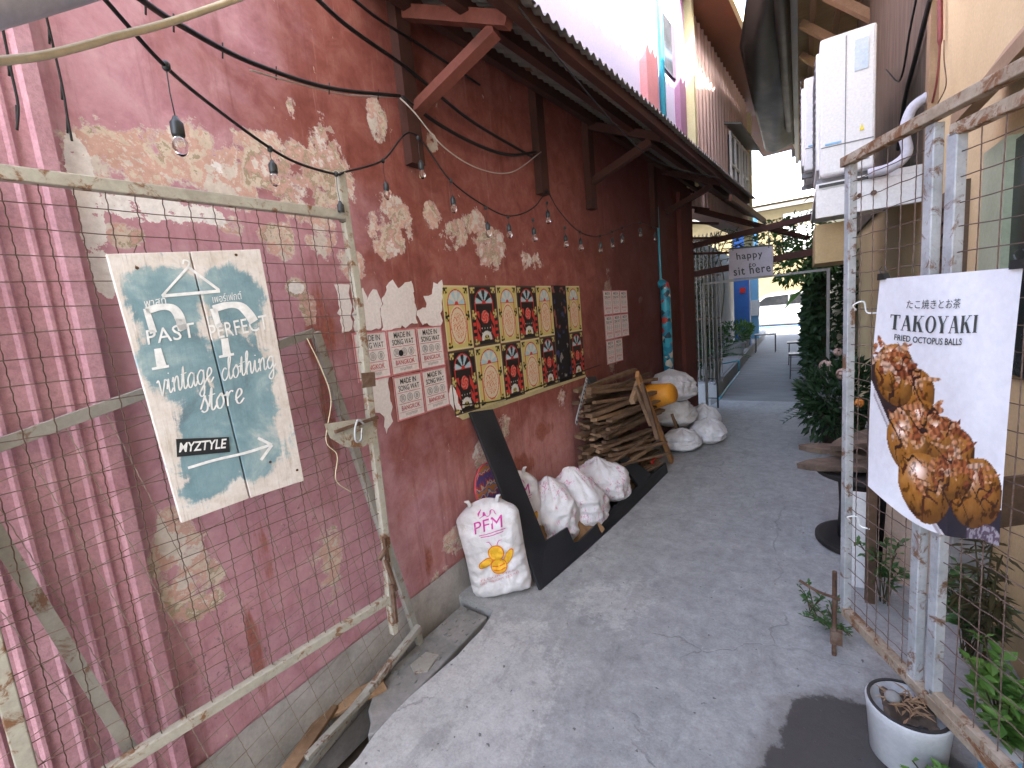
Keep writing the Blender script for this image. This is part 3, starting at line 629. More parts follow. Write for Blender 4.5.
# black gutter strip high between the roofs
g=MB().tube([(-.20,1.0,5.36),(-.20,6,5.36),(-.19,13,5.33)],[.10,.10,.08],10); tag(obj('roof_pipe',g,M['black_tarp'],smooth=True),'long black pipe high up between the two roof edges','pipe')
# ------------------------------------------------------------------ air conditioners
def make_ac(x0,y0,z0,label,W=.94,D=.325,Hh=.98):
    t=thing('air_conditioner',(x0,y0,z0),label,'air conditioner','air conditioner units on the right wall')
    g=MB().box((x0,y0,z0+.04),(x0+D,y0+W,z0+Hh)); obj('casing',g,M['white'],t,bevel=.018)
    g=MB().box((x0+D*.46,y0-.004,z0+.045),(x0+D*.475,y0+.01,z0+Hh-.03)); g.box((x0+.01,y0-.004,z0+.235),(x0+D*.97,y0+.01,z0+.242)); obj('seam',g,M['greyplastic'],t)
    g=MB().box((x0+D*.1,y0-.006,z0+.25),(x0+D*.4,y0,z0+.262)); obj('label_strip',g,M['ltblue'],t)
    g=MB().box((x0+.015,y0+.06,z0+.1),(x0-.022,y0+W-.12,z0+Hh-.06)); gr=obj('fan_grille',g,M['white'],t,bevel=.012)
    g=MB()
    for k in range(14): zz=z0+.15+k*.055; g.box((x0-.03,y0+.1,zz),(x0-.023,y0+W-.16,zz+.018))
    obj('grille_bar',g,M['greyplastic'],gr)
    g=MB().prism([(x0+D*.72,y0-.007,z0+.30),(x0+D*.80,y0-.007,z0+.30),(x0+D*.76,y0-.007,z0+.345)],(0,.005,0)); obj('warning_sticker',g,M['flowery'],t)
    g=MB().box((x0+D*.62,y0-.0065,z0+.70),(x0+D*.86,y0-.001,z0+.90)); obj('info_sticker',g,grime('pale_blue_sticker',[(.45,.58,.70),(.60,.66,.72)],6,.4,.05),t)
    g=MB()
    for k in range(4): g.box((x0+D*.62,y0-.006,z0+.10+k*.02),(x0+D*.9,y0,z0+.107+k*.02))
    obj('vent_slot',g,M['greyplastic'],t)
    for yy in (y0+.1,y0+W-.16): g=MB().box((x0-.02,yy,z0),(x0+D+.02,yy+.06,z0+.04)); obj('foot',g,M['greyplastic'],t)
    return t
make_ac(.125,4.3,2.40,'white air conditioner with side panel and stickers, nearer of two on the right wall')
make_ac(.035,5.42,2.70,'white air conditioner half hidden behind the nearer unit',W=.85,D=.32,Hh=.86)
t=thing('wall_bracket',(RX,4.3,2.1),'white steel shelf bracket carrying the air conditioners','bracket')
g=MB().box((.10,4.26,2.14),(RX,4.30,2.34)); g.box((.10,4.26,2.34),(RX,6.2,2.385)); obj('shelf',g,M['white'],t,bevel=.004)
g=MB().box((.12,4.25,2.352),(.52,4.258,2.372)); obj('bolt_strip',g,M['blackmetal'],t)
g=MB().lathe((.44,4.25,2.25),[(.018,0),(.018,.015)],12,axis=Matrix.Rotation(R(90),4,'X')); obj('bolt',g,M['rust'],t)
g=MB().lathe((.36,4.25,2.25),[(.014,0),(.014,.015)],12,axis=Matrix.Rotation(R(90),4,'X')); obj('bolt',g,M['rust'],t)
g=MB().box((.10,4.5,1.82),(.34,5.2,2.12)); tag(obj('wooden_box',g,M['ply'],bevel=.004),'plywood box fixed below the air conditioner shelf','box')
pts=smooth_path([(.70,4.18,2.78),(.62,4.16,2.72),(.585,4.15,2.58),(.60,4.15,2.45),(.52,4.14,2.38),(.40,4.16,2.37)],6); tag(obj('lagged_pipe',MB().tube(pts,.032,12),M['pvc'],smooth=True),'pale grey lagged pipe bending down beside the air conditioner','pipe')
# ------------------------------------------------------------------ wire mesh helper
def mesh_wires(P,nu,nv,r,crimp=.003,nrm=(1,0,0)):
    g=MB(); n=Vector(nrm)
    for i in range(nu+1):
        m_=4*nv; e_=(P(1,.5)-P(0,.5)).normalized()
        pts=[P(i/nu,j/m_)+(n+e_)*(crimp*.5*(1 if j%2 else -1))+e_*.007*mnoise.noise(Vector((i*3.1,j/m_*3,nu)))+n*.006*mnoise.noise(Vector((i*1.7,j/m_*2,nu+5))) for j in range(m_+1)]; g.tube(pts,r,3,caps=False)
    for j in range(nv+1):
        pts=[P(i/(2*nu),j/nv)-n*(crimp*(1 if i%2 else -1)*.6)+Vector((0,0,.007))*mnoise.noise(Vector((i/nu*2,j*2.7,nu+9))) for i in range(2*nu+1)]; g.tube(pts,r,3,caps=False)
    return g
# ------------------------------------------------------------------ left gate, leaf hung with the sign
GD=Vector((.134,.991,0)); GN=Vector((.991,-.134,0)); GP=Vector((-1.5,1.21,0))
def gate(u,z,off=0): return GP+GD*(u-1.21)+GN*off+Vector((0,0,z))
def ongate(px,py,off=0): return hit(px,py,GP+GN*off,GN)
t=thing('mesh_gate',gate(.7,.3),'open pale steel mesh gate leaf carrying the shop sign, along the pink wall','gate','gate leaves')
ua,ub,za,zb=.14,1.235,.462,2.058
fr=MB()
fr.bar(gate(ua,zb),gate(ub,zb),.03,.035); fr.bar(gate(ua,za),gate(ub,za),.03,.035)
fr.bar(gate(ua,.3),gate(ua,zb),.035,.03,up=GN)
pts=[ongate(340,172),ongate(345,215),ongate(358,300),ongate(372,430),ongate(386,545),ongate(390,600),ongate(394,632)]
for a,b in zip(pts,pts[1:]): fr.bar(a,b+(b-a)*.02,.03,.032,up=GN)
obj('frame',fr,M['greenframe'],t,bevel=.003)
g=mesh_wires(lambda i,j: gate(ua+(ub-ua)*i,za+(zb-za)*j),17,25,.0016,.002,GN); obj('wire_mesh',g,M['wire'],t)
# latch plate with hasp
g=MB(); c=[(324,424),(330,438),(345,447),(362,447),(376,440),(377,417),(350,420)]
g.prism([ongate(x,y,.022) for x,y in c],GN*.004); lp=obj('latch_plate',g,M['greenframe'],t)
g=MB().bar(ongate(335,432,.034),ongate(378,417,.034),.010,.012); obj('bolt',g,M['rust'],lp)
pts=smooth_path([ongate(364,424,.04),ongate(358,420,.045),ongate(355,430,.05),ongate(356,441,.05),ongate(361,440,.05),ongate(362,428,.045)],5); obj('padlock_shackle',MB().tube(pts,.004,6),M['galv'],lp,smooth=True)
g=MB().prism([ongate(x,y,.02) for x,y in [(361,373),(374,372),(375,386),(362,388)]],GN*.006); obj('hinge_tab',g,M['rust'],t)
g=MB()
for k,(a,b) in enumerate([((384,537),(388,562)),((379,560),(388,545)),((386,560),(396,590)),((392,585),(396,622))]): g.bar(ongate(*a,.02+.004*k),ongate(*b,.02+.004*k),.018,.012)
obj('hinge_strap',g,M['rust'],t)
pts=smooth_path([ongate(307,338,.01),ongate(322,370,.012),ongate(331,400,.012),ongate(326,440,.014),ongate(337,455,.012),ongate(336,480,.012),ongate(351,492,.01)],8); tag(obj('loose_string',MB().tube(pts,.002,4),M['cream']),'thin cream string dangling on the left mesh gate','string')
# second leaf, slumped against the wall behind
X2=-1.685
def l2(px,py): return onx(px,py,X2)
A_=l2(315,332); B_=l2(420,643); C_=l2(0,445); C_=A_+(C_-A_)*1.35; D_=B_+(C_-A_)
D_=Vector((X2,D_.y,max(D_.z,-.24)))
t=thing('mesh_gate',B_,'slumped grey mesh gate leaf leaning on the pink wall behind the sign','gate','gate leaves')
fr=MB(); fr.bar(A_,B_,.035,.03,up=(1,0,0)); fr.bar(A_,C_,.035,.012,up=(1,0,0)); fr.bar(l2(415,625)+Vector((.03,0,0)),l2(300,768)+Vector((.03,0,.0)),.03,.03,up=(1,0,0)); obj('frame',fr,M['flatbar'],t,bevel=.002)
br=MB().bar(l2(-25,500)+Vector((.012,0,0)),l2(130,750)+Vector((.012,0,0)),.032,.008,up=(1,0,0)); obj('brace',br,M['flatbar'],t)
E_=l2(413,622)
g=mesh_wires(lambda i,j: (A_.lerp(C_,i)).lerp(B_.lerp(D_,i),j),14,20,.0014,.002,(1,0,0)); obj('wire_mesh',g,M['wirepale'],t)
# ------------------------------------------------------------------ shop sign
class PL:
    def __init__(s,off): s.off=off
    def __call__(s,px,py): return ongate(px,py,s.off)
SP=PL(.028); SP.base=ongate(210,500,.02)
t=thing('shop_sign',SP.base,'blue and white two-plank shop sign with hand painted lettering wired to the left gate','sign')
sm=sign_material(SP)
for q in ([(105,255),(187,252.5),(247,497.5),(180,522)],[(188.5,252.5),(258,250),(302,480),(248.5,497)]):
    g=MB().prism([ongate(x,y,.010) for x,y in q],GN*.018); obj('plank',g,sm,t,bevel=.002)
L3=PL(.0295); g=MB()
def line(a,b,w):
    a=Vector((*a,0));b=Vector((*b,0)); d=(b-a).normalized(); n=Vector((-d.y,d.x,0))*w/2
    k=[a+n,a-n,b-n,b+n]; g.add([L3(p.x,p.y) for p in k],[(0,1,2,3)])
def poly2(pts): g.add([L3(*p) for p in pts],[tuple(range(len(pts)))])
def arcband(pts,w):
    v,f=strokes2d([pts],w); g.add([L3(*p) for p in v],f)
# hanger
line((162,296),(188,267),2.6); line((188,267),(219,290),2.6); line((162,296),(220,291),3.2); arcband([(188,267),(189,262),(184,260),(183,264)],1.6)
# P P
poly2([(143,309),(149,308),(157,332),(150,334)]); arcband([(146,311),(160,307),(172,308),(179,316),(183,330)],8); arcband([(178,316),(184,330)],7)
poly2([(154,349),(161,348),(167,367),(157,369)]); poly2([(210,309),(217,308),(222,327),(216,328)]); arcband([(213,309),(228,305),(240,306),(248,313),(254,322)],8)
poly2([(221,339),(228,338),(231,355),(223,357)]); line((152,369),(169,366),2.5); line((219,357),(234,354),2.5)
for s,A,B,h,off in (('PAST',(148,345),(196,337),15,.004),('PERFECT',(211,340),(269,329),15,.004)):
    v,f=text2d(s,offset=off,spacing=1.05); put(g,stretch_to(L3,A,B,h,norm2d(v)),f)
for s,A,B,h in (('พาสท์',(145,308),(167,304),9),('เพอร์เฟกต์',(213,303),(242,299),8)):
    v,f=text2d(s); put(g,stretch_to(L3,A,B,h,norm2d(v)),f)
def curs(word,A,B,xh,w):
    L,W=cursive(word); v,f=strokes2d(L,w); A=Vector((*A,0));B=Vector((*B,0)); d=(B-A)/W; up=Vector((d.y,-d.x,0)).normalized()*xh
    g.add([L3(*(A+d*x+up*y)[:2]) for x,y in v],f)
curs('vintage',(158,396),(214,381),14,.09); curs('clothing',(222,381),(276,367),12,.09); curs('store',(201,413),(244,402),14,.09)
# arrow
arcband([(188,468),(215,460),(245,453),(270,445)],3); line((258,438),(272,445),2.8); line((272,445),(261,460),2.8)
o=obj('lettering',g,M['chalk'],t)
g=MB(); g.add([ongate(x,y,.0302) for x,y in [(176,439),(229,437),(230,452),(177,457)]],[(0,1,2,3)]); pb=obj('sticker',g,M['blackplate'],t)
v,f=text2d('MYZTYLE',shear=.25,offset=.02); g=MB(); put(g,stretch_to(PL(.0312),(179,452.5),(227.5,448),9.5,norm2d(v)),f); obj('sticker_lettering',g,M['chalk'],pb)
for x,y in ((137,268),(297,470),(236,255),(270,462)): obj('screw',MB().lathe(ongate(x,y,.027),[(.005,0),(.004,.003)],10,axis=Matrix.Rotation(R(90),4,'Y')),M['rust'],t)
g=MB()
g.tube([ongate(136,269,.031),ongate(134,252,.012),ongate(137,245,.004)],.0012,4); obj('hanging_wire',g,M['rust'],t)
# ------------------------------------------------------------------ posters on the left wall
def raster(nx,ny,W,Hh,fn,place,name,mat,**kw):
    g=MB(); g.grid(lambda i,j: place(i*W,j*Hh),nx,ny); g.c=[fn(i/nx,j/ny) for j in range(ny+1) for i in range(nx+1)]
    return obj(name,g,mat,recalc=False,**kw)
def art(yellow):
    rnd=random.Random(3)
    Y=(.55,.47,.17); CR=(.62,.53,.37); BK=(.022,.018,.016); RD=(.52,.045,.035); WT=(.62,.62,.58); BL=(.36,.52,.58)
    def f(u,v):
        x=(u-.5)*1.0; y=v*1.38
        edge=min(u,1-u)<.035 or min(v,1-v)<.025
        bg=Y if yellow else BK
        if edge: return (.62,.55,.30) if yellow else (.07,.05,.04)
        c=bg
        # corner ornaments
        for cx,cy in ((-.4,.06),(.4,.06),(-.42,.72),(.42,.72),(-.4,1.3),(.4,1.3)):
            r=math.hypot(x-cx,y-cy)
            if r<.11: 
                a=math.atan2(y-cy,x-cx); return (BK if yellow else Y) if math.sin(a*5)>.1 or r<.04 else ((.5,.42,.1) if yellow else (.1,.06,.03))
        # arch window with fan
        r=math.hypot(x,(y-.98)*1.05)
        if y>.98 and r<.34:
            if r>.31: return RD
            a=math.atan2(y-.98,x); k=int(a/math.pi*7)
            return (BL if k%2==0 else (bg if not yellow else (.58,.58,.50))) if r>.07 else RD
        if .955<y<.985 and abs(x)<.36: return RD
        if abs(x)<.34 and .12<y<.955:
            if abs(abs(x)-.325)<.012: return RD
            if yellow:
                q=math.hypot(x/.29,(y-.52)/.40)
                if .93<q<1.0: return RD
                if q<1.0:
                    s=math.sin(26*x+5*math.sin(17*y))*math.sin(22*y+6*math.sin(14*x))
                    return (.60,.10,.06) if (q<.72 and abs(s)<.16) else CR
                return Y if q>1.1 else CR
            else:
                q=math.hypot(x,y-.66)
                if q<.15: 
                    return RD if math.sin(q*70+4*math.atan2(y-.66,x))>-.3 else (.62,.20,.16)
                if abs(x)>.2 and y<.8: return RD if math.sin(30*x+20*y)>-.4 else BK
                if y<.36:
                    q=math.hypot((x)/.2,(y-.14)/.2)
                    if q<.55: return Y if math.sin(5*math.atan2(y-.14,x))>-.2 else BK
                    if q<1: return WT
                    for cx in (-.1,0,.1):
                        qq=math.hypot(x-cx,y-.40-.05*(cx==0)); 
                s=math.sin(31*x)*math.sin(27*y)
                return WT if (abs(s)>.88 and y<.5) else BK
        if not yellow and abs(x)>.36: return RD if math.sin(40*y)>.2 and y<.8 else BK
        return bg
    return f
def torn(o):  return o
cols=[445,472,499,519,538.5,554,568.5,582]
us=[uu(x,330) for x in cols]
zt,zm,zl=1.835,1.45,1.06
names=['first','second','third','fourth','fifth','sixth','last']
pro={}
def poster_at(kind,u,w,z,h,label,cat='poster',grp='yellow and black arch posters'):
    if kind not in pro:
        rq=raster(60,84,1,1,art(kind=='yellow'),lambda a,b: Vector((0,a,b)),kind+'_poster',M['print'],base=(0,0,0)); pro[kind]=rq; o=rq
    else: o=pro[kind].copy(); COL.objects.link(o)
    o.location=wall(u,z,.004+random.uniform(0,.002)); o.scale=(1,w,h); o.rotation_euler=(R(random.uniform(-.6,.6)),0,-math.atan2(WD.x,WD.y)); tag(o,label,cat,grp); return o
for c in range(7):
    w=us[c+1]-us[c]-.004
    for r_ in range(2):
        z=zm if r_==0 else zl
        rw='top' if r_==0 else 'bottom'
        if c==5: continue
        kk='yellow' if (c+r_)%2==0 else 'black'
        if c==6: kk='yellow' if r_==0 else 'black'
        poster_at(kk,us[c],w,z,(zt-zm if r_==0 else zm-zl)-.004,f'{kk} arch poster in the {rw} row of the colourful block, {names[c]} from the left')
def darkart(u,v):
    n=mnoise.noise(Vector((u*4,v*11,3)))+.5*mnoise.noise(Vector((u*9,v*22,5)))
    if n>.42: return (.30,.10,.08) if v>.5 else (.26,.26,.26)
    if n<-.45: return (.05,.06,.16)
    return (.016,.014,.016)
o=raster(24,90,us[6]-us[5]-.006,zt-zl,darkart,lambda a,b: wall(us[5]+a,zl+b,.005),'dark_poster',M['print']); tag(o,'tall dark photo poster strip between the yellow and black posters','poster')
# bottom cream strip
g=MB().prism([wall(us[0]+.06,zl-.035,.003),wall(us[7],zl-.02,.003),wall(us[7],zl+.0,.003),wall(us[0]+.02,zl,.003)],WN*.0015); tag(obj('paper_strip',g,grime('yellow_paper',[(.46,.40,.22),(.60,.52,.28)],6,.8,.1)),'torn cream paper strip along the bottom of the colourful posters','paper strip')
g=MB().tube(smooth_path([onw(460,405,.01),onw(500,400,.014),onw(540,386,.012),onw(580,372,.012),onw(600,365,.012)],5),.004,5); tag(obj('string',g,M['cable']),'thin black cord stretched under the colourful posters','cord')
# MADE IN SONG WAT sheets
PW,PH=.205,.232
def made_master():
    t=thing('notice',(0,0,0),'x','poster')
    def Pp(x,y,d): return Vector((d,x,y))
    g=MB().grid(lambda i,j: Pp(i*PW,j*PH,.0015+.002*mnoise.noise(Vector((i*3,j*3,1)))),6,6); obj('paper',g,M['poster_w'],t,recalc=False)
    g=MB()
    def rc(x0,y0,x1,y1,mi): g.add([Pp(x0,y0,.0048),Pp(x1,y0,.0048),Pp(x1,y1,.0048),Pp(x0,y1,.0048)],[(0,1,2,3)],mi)
    b=.008
    for q in ((0,0,PW,b),(0,PH-b,PW,PH),(0,b,b,PH-b),(PW-b,b,PW,PH-b)): rc(*q,0)
    rc(.02,.083,PW-.02,.086,0); rc(.02,.142,PW-.02,.145,0); rc(.02,.040,PW-.02,.042,0)
    for s,x0,x1,y,h,mi,off in (('MADE IN',.045,.160,.188,.028,1,.008),('SONG WAT',.028,.178,.152,.028,1,.008),('BANGKOK',.035,.170,.05,.024,2,.008),('สยามบางกอก',.06,.145,.020,.014,3,0)):
        v,f=text2d(s,offset=off); v=norm2d(v); g.add([Pp(x0+(x1-x0)*x,y+h*yy,.0052) for x,yy in v],f,mi)
    for k in range(3):
        cx=.05+.052*k; cy=.113; r=.021; n=20
        g.add([Pp(cx+r*rr*math.cos(2*math.pi*j/n),cy+r*rr*math.sin(2*math.pi*j/n),.0052) for rr in (1,.86) for j in range(n)],[(j,(j+1)%n,n+(j+1)%n,n+j) for j in range(n)],3)
        v,f=text2d('萬順泰'[k]); v=norm2d(v); g.add([Pp(cx-.012+.024*x,cy-.013+.026*yy,.0052) for x,yy in v],f,3)
    obj('printing',g,[M['pinkink'],M['darkink'],M['redink'],M['greyink']],t,recalc=False); return t
mm=made_master(); first=[True]
def notice(u,z,label,s=1.0):
    if first[0]: o=mm; first[0]=False
    else: o=dup(mm)
    o.location=wall(u,z,.003); o.rotation_euler=(R(random.uniform(-.8,.8)),0,-math.atan2(WD.x,WD.y) if u>2 else 0); o.scale=(1,s,1); tag(o,label,'poster','square text notices'); return o
ul=lambda px,py:onw(px,py).y
c1,c2,c3=1.395,1.605,1.815
notice(c2,1.372,'white square text notice with a dark round sticker, right of the gate post')
notice(c3,1.372,'white square text notice in the middle row touching the yellow poster')
notice(c2,1.135,'white square text notice in the bottom row above the bare red wall, left of two')
notice(c3,1.135,'white square text notice in the bottom row, right of two')
notice(c1,1.372,'white square text notice half hidden behind the gate post, middle row')
g=MB().lathe(onw(401,353,.012),[(.016,0),(.016,.001)],20,axis=Matrix.Rotation(R(90),4,'Y')); tag(obj('round_sticker',g,M['blackplate']),'small dark round sticker on a white text notice','sticker')
def ragged(pts,label,mat=M['poster_w'],amp=.022,name='torn_paper'):
    P=[onw(x,y,.003) for x,y in pts]; out=[]
    for i,p in enumerate(P):
        q=P[(i+1)%len(P)]; n=max(2,int((q-p).length/.02))
        for k in range(n):
            w=p.lerp(q,k/n); w=w+Vector((0,1,0))*amp*mnoise.noise(w*31)+Vector((0,0,1))*amp*mnoise.noise(w*37+Vector((5,0,0))); out.append(w)
    g=MB().prism(out,WN*.0015); return tag(obj(name,g,mat),label,'torn paper','torn paper scraps')
ragged([(382,330),(417,324),(414,290),(411,280),(403,283),(399,290),(393,281),(387,285),(385,296),(381,300)],'torn white sheet with ragged top, above the left text notices')
ragged([(354,332),(381,328),(380,300),(376,290),(371,292),(368,300),(362,288),(354,286)],'torn white sheet with ragged top beside the gate post, above a notice')
ragged([(419,323),(442,326),(442,282),(434,284),(431,294),(425,298),(426,308),(417,311)],'torn white scrap left of the first yellow poster')
ragged([(336,284),(349,283),(352,330),(342,333)],'narrow white paper strip left of the gate post')
ragged([(368,380),(388,376),(392,420),(386,434),(383,415),(371,409)],'blank white paper below the half hidden notice beside the gate post')
ragged([(447,402),(452,380),(462,410),(464,412),(456,416),(452,405)],'torn pale scrap hanging under the first black poster')
# far block of sheets
k=0
for r_ in range(3):
    for c in range(3):
        if (r_,c) in ((2,2),): continue
        lab=['top','middle','bottom'][r_]+' row, '+['left','centre','right'][c]
        notice(4.17+c*.19,1.56-r_*.237,f'faded grey text notice in the far block near the woodpile, {lab}',.9)
# ------------------------------------------------------------------ string lights
cab=[onx(100,-6,-1.0),onx(165,66,-1.12),onx(215,108,-1.28),onx(270,148,-1.42),onx(300,164,-1.46),onx(335,174,-1.48),onx(345,172,-1.485),onx(383,160,-1.6),onw(413,133,.07),onw(450,180,.12),onw(485,206,.14),onw(510,216,.14),onw(533,208,.12),onw(547,190,.06)]
t=thing('string_lights',cab[6],'black festoon cable with hanging bulbs looping across the left wall','string lights')
P=smooth_path(cab,10); c_=obj('cable',MB().tube(P,.0045,6),M['cable'],t,smooth=True)
def bulb(p,s,drop,parent,i):
    p=Vector(p); g=MB(); g.tube([p,p-Vector((.004,0,drop*.5)),p-Vector((0,0,drop))],.0018*s,4); q=p-Vector((0,0,drop))
    g.lathe(q-Vector((0,0,.05*s)),[(.015*s,0),(.0165*s,.006*s),(.0165*s,.034*s),(.010*s,.042*s),(.006*s,.052*s)],14)
    g.lathe(p-Vector((0,0,.012*s)),[(.006*s,0),(.011*s,.006*s),(.011*s,.018*s),(.006*s,.024*s)],8)
    so=obj('lamp_socket',g,M['socket'],parent,smooth=True)
    b=MB().lathe(q-Vector((0,0,.05*s)),[(.003*s,-.052*s),(.014*s,-.046*s),(.020*s,-.030*s),(.018*s,-.014*s),(.010*s,0)],14); obj('bulb',b,M['glass'],so,smooth=True)
for i,(x,y,X,d,s) in enumerate([(166,66,-1.12,.10,1.0),(270,149,-1.42,.035,1),(336,174,-1.48,.10,1.0),(383,161,-1.6,.09,1.0)]): bulb(onx(x,y,X),s*.78,d,t,i)
for i,(x,y,o_,d) in enumerate([(418,138,.09,.11),(451,181,.12,.08),(486,208,.14,.08),(508,217,.14,.04)]): bulb(onw(x,y,o_),.9,d,t,i)
t2=thing('string_lights',onw(560,225,.1),'second run of small bulbs under the dark canopy, beyond the brackets','string lights')
cab=[onw(547,190,.06),onw(560,212,.12),onw(580,232,.12),onw(600,236,.12),onw(622,228,.12),onw(640,222,.1),onw(655,228,.1)]
obj('cable',MB().tube(smooth_path(cab,8),.004,5),M['cable'],t2)
for i,(x,y) in enumerate([(533,220),(547,203),(565,228),(580,232),(600,236),(612,232),(622,228),(640,223),(655,228)]): bulb(onw(x,y,.12),.95,.05,t2,i)
# other cables on the left
def cable(pp,r,mat,label,name='cable',ties=0,cat='cable'):
    P=smooth_path(pp,9); g=MB().tube(P,r,6)
    for k in range(ties):
        p=P[int((k+.5)*len(P)/ties)]; g.tube([p+Vector((0,0,.02)),p-Vector((0.005,.005,.025))],.0025,4)
    return tag(obj(name,g,mat,smooth=True),label,cat)
cable([onx(135,-5,-1.3),onx(175,22,-1.4),onx(250,62,-1.55),onx(330,88,-1.65),onw(400,96,.05)],.008,M['cable'],'thick black cable with clips sagging from the upper left to the first bracket',ties=6)
cable([onw(402,97,.05),onw(440,125,.06),onw(480,146,.06),onw(510,155,.06),onw(536,152,.05)],.010,M['cable'],'thick black cable continuing along the wall beyond the first bracket')
cable([onx(310,-8,-1.45),onx(350,28,-1.55),onw(412,72,.07),onw(470,120,.06),onw(532,157,.05)],.009,M['cable'],'black cable descending from the top edge past the red brace')
cable([onx(345,-8,-1.45),onx(380,20,-1.6),onw(420,45,.05),onw(480,85,.05)],.007,M['cable'],'black cable passing behind the red brace near the roof')
cable([onw(400,98,.06),onw(414,112,.10),onw(445,148,.12),onw(480,169,.12),onw(512,172,.12),onw(541,152,.08)],.0035,M['whitewire'],'thin pale wire hanging in a loop from the first bracket')
cable([onx(250,70,-1.55),onx(300,84,-1.62),onx(350,95,-1.68),onw(400,97,.04)],.003,M['whitewire'],'thin pale wire running along the thick clipped cable')
cable([onx(-20,63,-1.0),onx(40,56,-1.0),onx(90,44,-1.0),onx(110,38,-1.0),onx(170,22,-1.0),onx(245,-4,-1.0)],.0065,M['cream'],'cream rope stretched across the upper left corner',name='rope',cat='rope')
cable([onx(46,15,-1.66),onx(53,45,-1.68),onx(63,90,-1.69),onx(67,115,-1.69),onx(72,141,-1.69)],.003,M['cable'],'short dark fairy light wire hanging beside the white peeled strip',ties=3,name='hanging_wire',cat='wire')
cable([onx(2,25,-1.64),onx(12,75,-1.66),onx(18,105,-1.66),onx(17,130,-1.66)],.003,M['cable'],'short dark wire hanging on the ribbed render at the left edge',ties=2,name='hanging_wire',cat='wire')
g=MB().tube([onx(-120,14,-.95),onx(0,-14,-.95),onx(60,-29,-.95),onx(140,-50,-.95)],.042,14); tag(obj('overhead_pipe',g,M['pvc'],smooth=True),'fat grey pipe crossing the top left corner overhead','pipe')
# ------------------------------------------------------------------ black leaning frame
b0=onz(541,590,.005); b1=onz(667,473,.005); tp=onw(478,412,.03)
fn_=(b1-b0).cross(tp-b0).normalized()
if fn_.x<0: fn_=-fn_
def onf(x,y): return hit(x,y,b0,fn_)
t=thing('framed_board',b0,'large black board frame leaning on the left wall around the flour sacks','frame')
g=MB().prism([onf(*p) for p in [(470,412),(493,409),(546,541),(541,590.5)]],-fn_*.02); obj('upright',g,M['black'],t,bevel=.002)
low=[onf(*p) for p in [(541,590.5),(586,558),(627,521),(650,494),(668,473),(666,463),(661,467),(633,490),(606,515),(580,541),(574,542.5),(567.5,527),(546.3,540.7)]]
low=[p if p.z>.003 else p+Vector((0,0,.003-p.z)) for p in low]
g=MB().prism(low,-fn_*.02); obj('bottom_board',g,M['black'],t,bevel=.002)
g=MB().prism([onf(*p) for p in [(588,377),(596,376),(604,407),(626,455),(652,474),(639,486),(618,458),(596,408)]],-fn_*.02); obj('upright',g,M['black'],t,bevel=.002)
